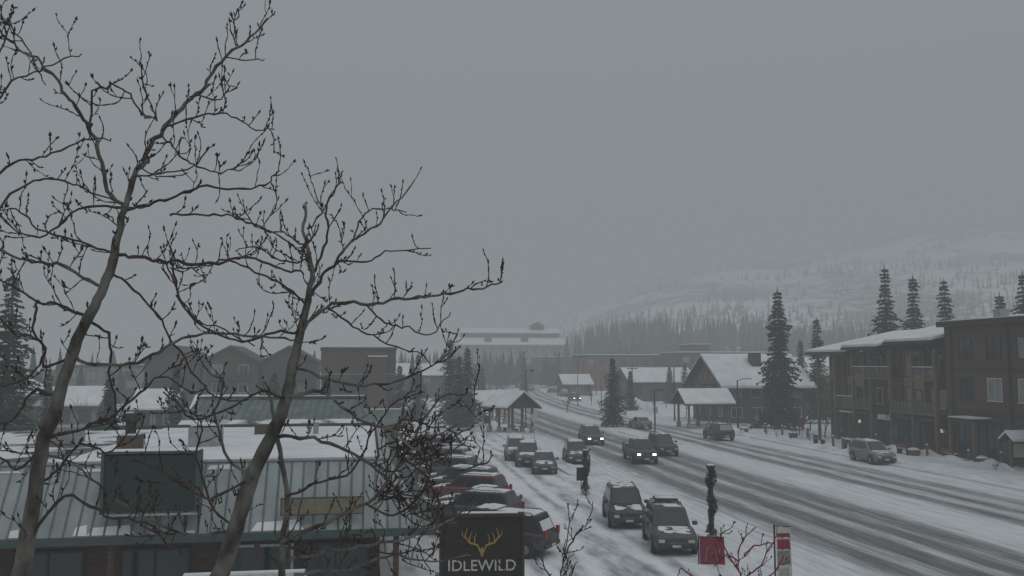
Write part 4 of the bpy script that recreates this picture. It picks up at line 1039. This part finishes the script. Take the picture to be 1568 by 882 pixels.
banner(1199,806,30,.48,1.9,1); banner(1090,822,36,.95,1.3,2)
def road_sign(u,v,h,mat,shape='diamond',yaw=0):
    p=G(u,v); o=Ob('traffic_sign',(p.x,p.y,0),TH+yaw); o.tube('post',VENT,[(0,0,0),(0,0,h)],.03,6)
    if shape=='diamond': o.tube('plate',mat,[(0,-.03,h-.3),(0,-.05,h-.3)],.42,4)
    else: o.box('plate',mat,-.3,.3,-.06,-.03,h-.8,h)
    o.finish()
road_sign(818,672,2.6,CREAM,'r'); road_sign(890,756,1.6,POLE,'r'); road_sign(1228,674,2.3,RED,'r'); road_sign(745,672,2.4,GREENDK,'r'); road_sign(1004,652,2.4,CREAM,'r'); road_sign(873,630,2.6,TAN)
def kiosk():
    p=G(1562,722); o=Ob('information_kiosk',(p.x,p.y,.13),TH)
    for x in(-.7,.7): o.box('posts',TIMBER,x-.08,x+.08,-.08,.08,0,2.2)
    o.box('board',DTRIM,-.62,.62,-.05,.05,.8,2.0); o.box('board',CREAM,-.5,.5,-.07,-.052,.9,1.9)
    for sg in(-1,1):
        q=[(-1.1,sg*.8,2.1),(1.1,sg*.8,2.1),(1.1,0,2.7),(-1.1,0,2.7)]
        if sg>0:q=q[::-1]
        o.slab('roof',BROWN,q,.08); o.slab('roof_snow',ROOFSNOW,[(a*.97,b*.97,c+.2) for a,b,c in q],.195)
    o.finish()
kiosk()
def bench(u,v,mat=REDBR):
    p=G(u,v); o=Ob('park_bench',(p.x,p.y,.14),TH+math.pi/2)
    o.box('seat',mat,-.8,.8,-.22,.22,.42,.47); o.box('backrest',mat,-.8,.8,.2,.25,.55,.85)
    for x in(-.7,.65): o.box('legs',DTRIM,x,x+.06,-.2,.2,0,.42); o.box('legs',DTRIM,x,x+.06,.2,.25,0,.85)
    o.box('snow',ROOFSNOW,-.78,.78,-.2,.19,.473,.56); o.finish()
for u,v in [(1455,706),(1255,682),(1385,698),(1300,690)]: bench(u,v)
def planter(u,v):
    p=G(u,v); o=Ob('planter',(p.x,p.y,.13),TH); o.tube('tub',TIMBER,[(0,0,0),(0,0,.5)],[.4,.5],10); o.tube('snow',ROOFSNOW,[(0,0,.5),(0,0,.68)],[.5,.2],10)
    for k in range(14): a=k; o.tube('stems',TRUNKM,[(.2*math.cos(a),.2*math.sin(a),.5),(.35*math.cos(a),.35*math.sin(a),1.0+.2*math.sin(k*3))],.012,4)
    o.finish()
for u,v in [(1215,672),(1400,700),(1505,714),(1140,664)]: planter(u,v)
# ------------------------------------------------------------------ air: thin snow-fog volume over the whole valley; emission stands in for scattered daylight
SIG=.0024
m=bpy.data.materials.new('emissive_snow_fog'); m.use_nodes=True; nt=m.node_tree; nt.nodes.clear()
out=nt.nodes.new('ShaderNodeOutputMaterial'); ab=nt.nodes.new('ShaderNodeVolumeAbsorption'); em=nt.nodes.new('ShaderNodeEmission'); ad=nt.nodes.new('ShaderNodeAddShader')
ab.inputs['Color'].default_value=(0,0,0,1); ab.inputs['Density'].default_value=SIG
em.inputs['Color'].default_value=(.243,.268,.280,1); em.inputs['Strength'].default_value=SIG
nt.links.new(ab.outputs[0],ad.inputs[0]); nt.links.new(em.outputs[0],ad.inputs[1]); nt.links.new(ad.outputs[0],out.inputs['Volume'])
f=Ob('fog'); f.box('fog',m,-2400,2400,-500,2400,-8,320); f.finish()
# ------------------------------------------------------------------ world, sun, camera
w=bpy.data.worlds.new('World'); bpy.context.scene.world=w; w.use_nodes=True; nt=w.node_tree; bg=nt.nodes['Background']
sky=nt.nodes.new('ShaderNodeTexSky'); sky.sky_type='NISHITA'; sky.sun_disc=False; sky.sun_elevation=math.radians(48); sky.sun_rotation=math.radians(150); sky.air_density=1; sky.dust_density=4
mx=nt.nodes.new('ShaderNodeMix'); mx.data_type='RGBA'; mx.inputs[0].default_value=.85
tc=nt.nodes.new('ShaderNodeTexCoord'); sx=nt.nodes.new('ShaderNodeSeparateXYZ'); nt.links.new(tc.outputs['Generated'],sx.inputs[0])
rp=nt.nodes.new('ShaderNodeValToRGB'); rp.color_ramp.elements[0].position=0; rp.color_ramp.elements[0].color=(.29,.31,.32,1); rp.color_ramp.elements[1].position=1; rp.color_ramp.elements[1].color=(.90,.94,.97,1)
e=rp.color_ramp.elements.new(.4); e.color=(.36,.375,.39,1)
ml=nt.nodes.new('ShaderNodeVectorMath'); ml.operation='SCALE'; ml.inputs['Scale'].default_value=10
nt.links.new(sx.outputs[2],rp.inputs[0]); nt.links.new(rp.outputs[0],ml.inputs[0])
nt.links.new(sky.outputs[0],mx.inputs[6]); nt.links.new(ml.outputs[0],mx.inputs[7]); nt.links.new(mx.outputs[2],bg.inputs[0]); bg.inputs[1].default_value=.1
sl=bpy.data.lights.new('sun','SUN'); sl.energy=.95; sl.angle=math.radians(25); sl.color=(1,.97,.93)
so=bpy.data.objects.new('sun',sl); bpy.context.collection.objects.link(so)
az=math.radians(150); el=math.radians(48)
d=Vector((math.sin(az)*math.cos(el),math.cos(az)*math.cos(el),math.sin(el)))
so.rotation_euler=d.to_track_quat('Z','Y').to_euler(); so.location=(0,0,100)
cam=bpy.data.cameras.new('camera'); co=bpy.data.objects.new('camera',cam); bpy.context.collection.objects.link(co)
cam.sensor_width=36; cam.lens=36*FPX/1568; cam.clip_start=.1; cam.clip_end=6000
co.location=(0,0,H0); co.rotation_euler=(math.pi/2+PT,0,0)
sc=bpy.context.scene; sc.camera=co; sc.view_settings.view_transform='Standard'; sc.view_settings.look='None'; sc.view_settings.exposure=0
print('forest trees',cnt)
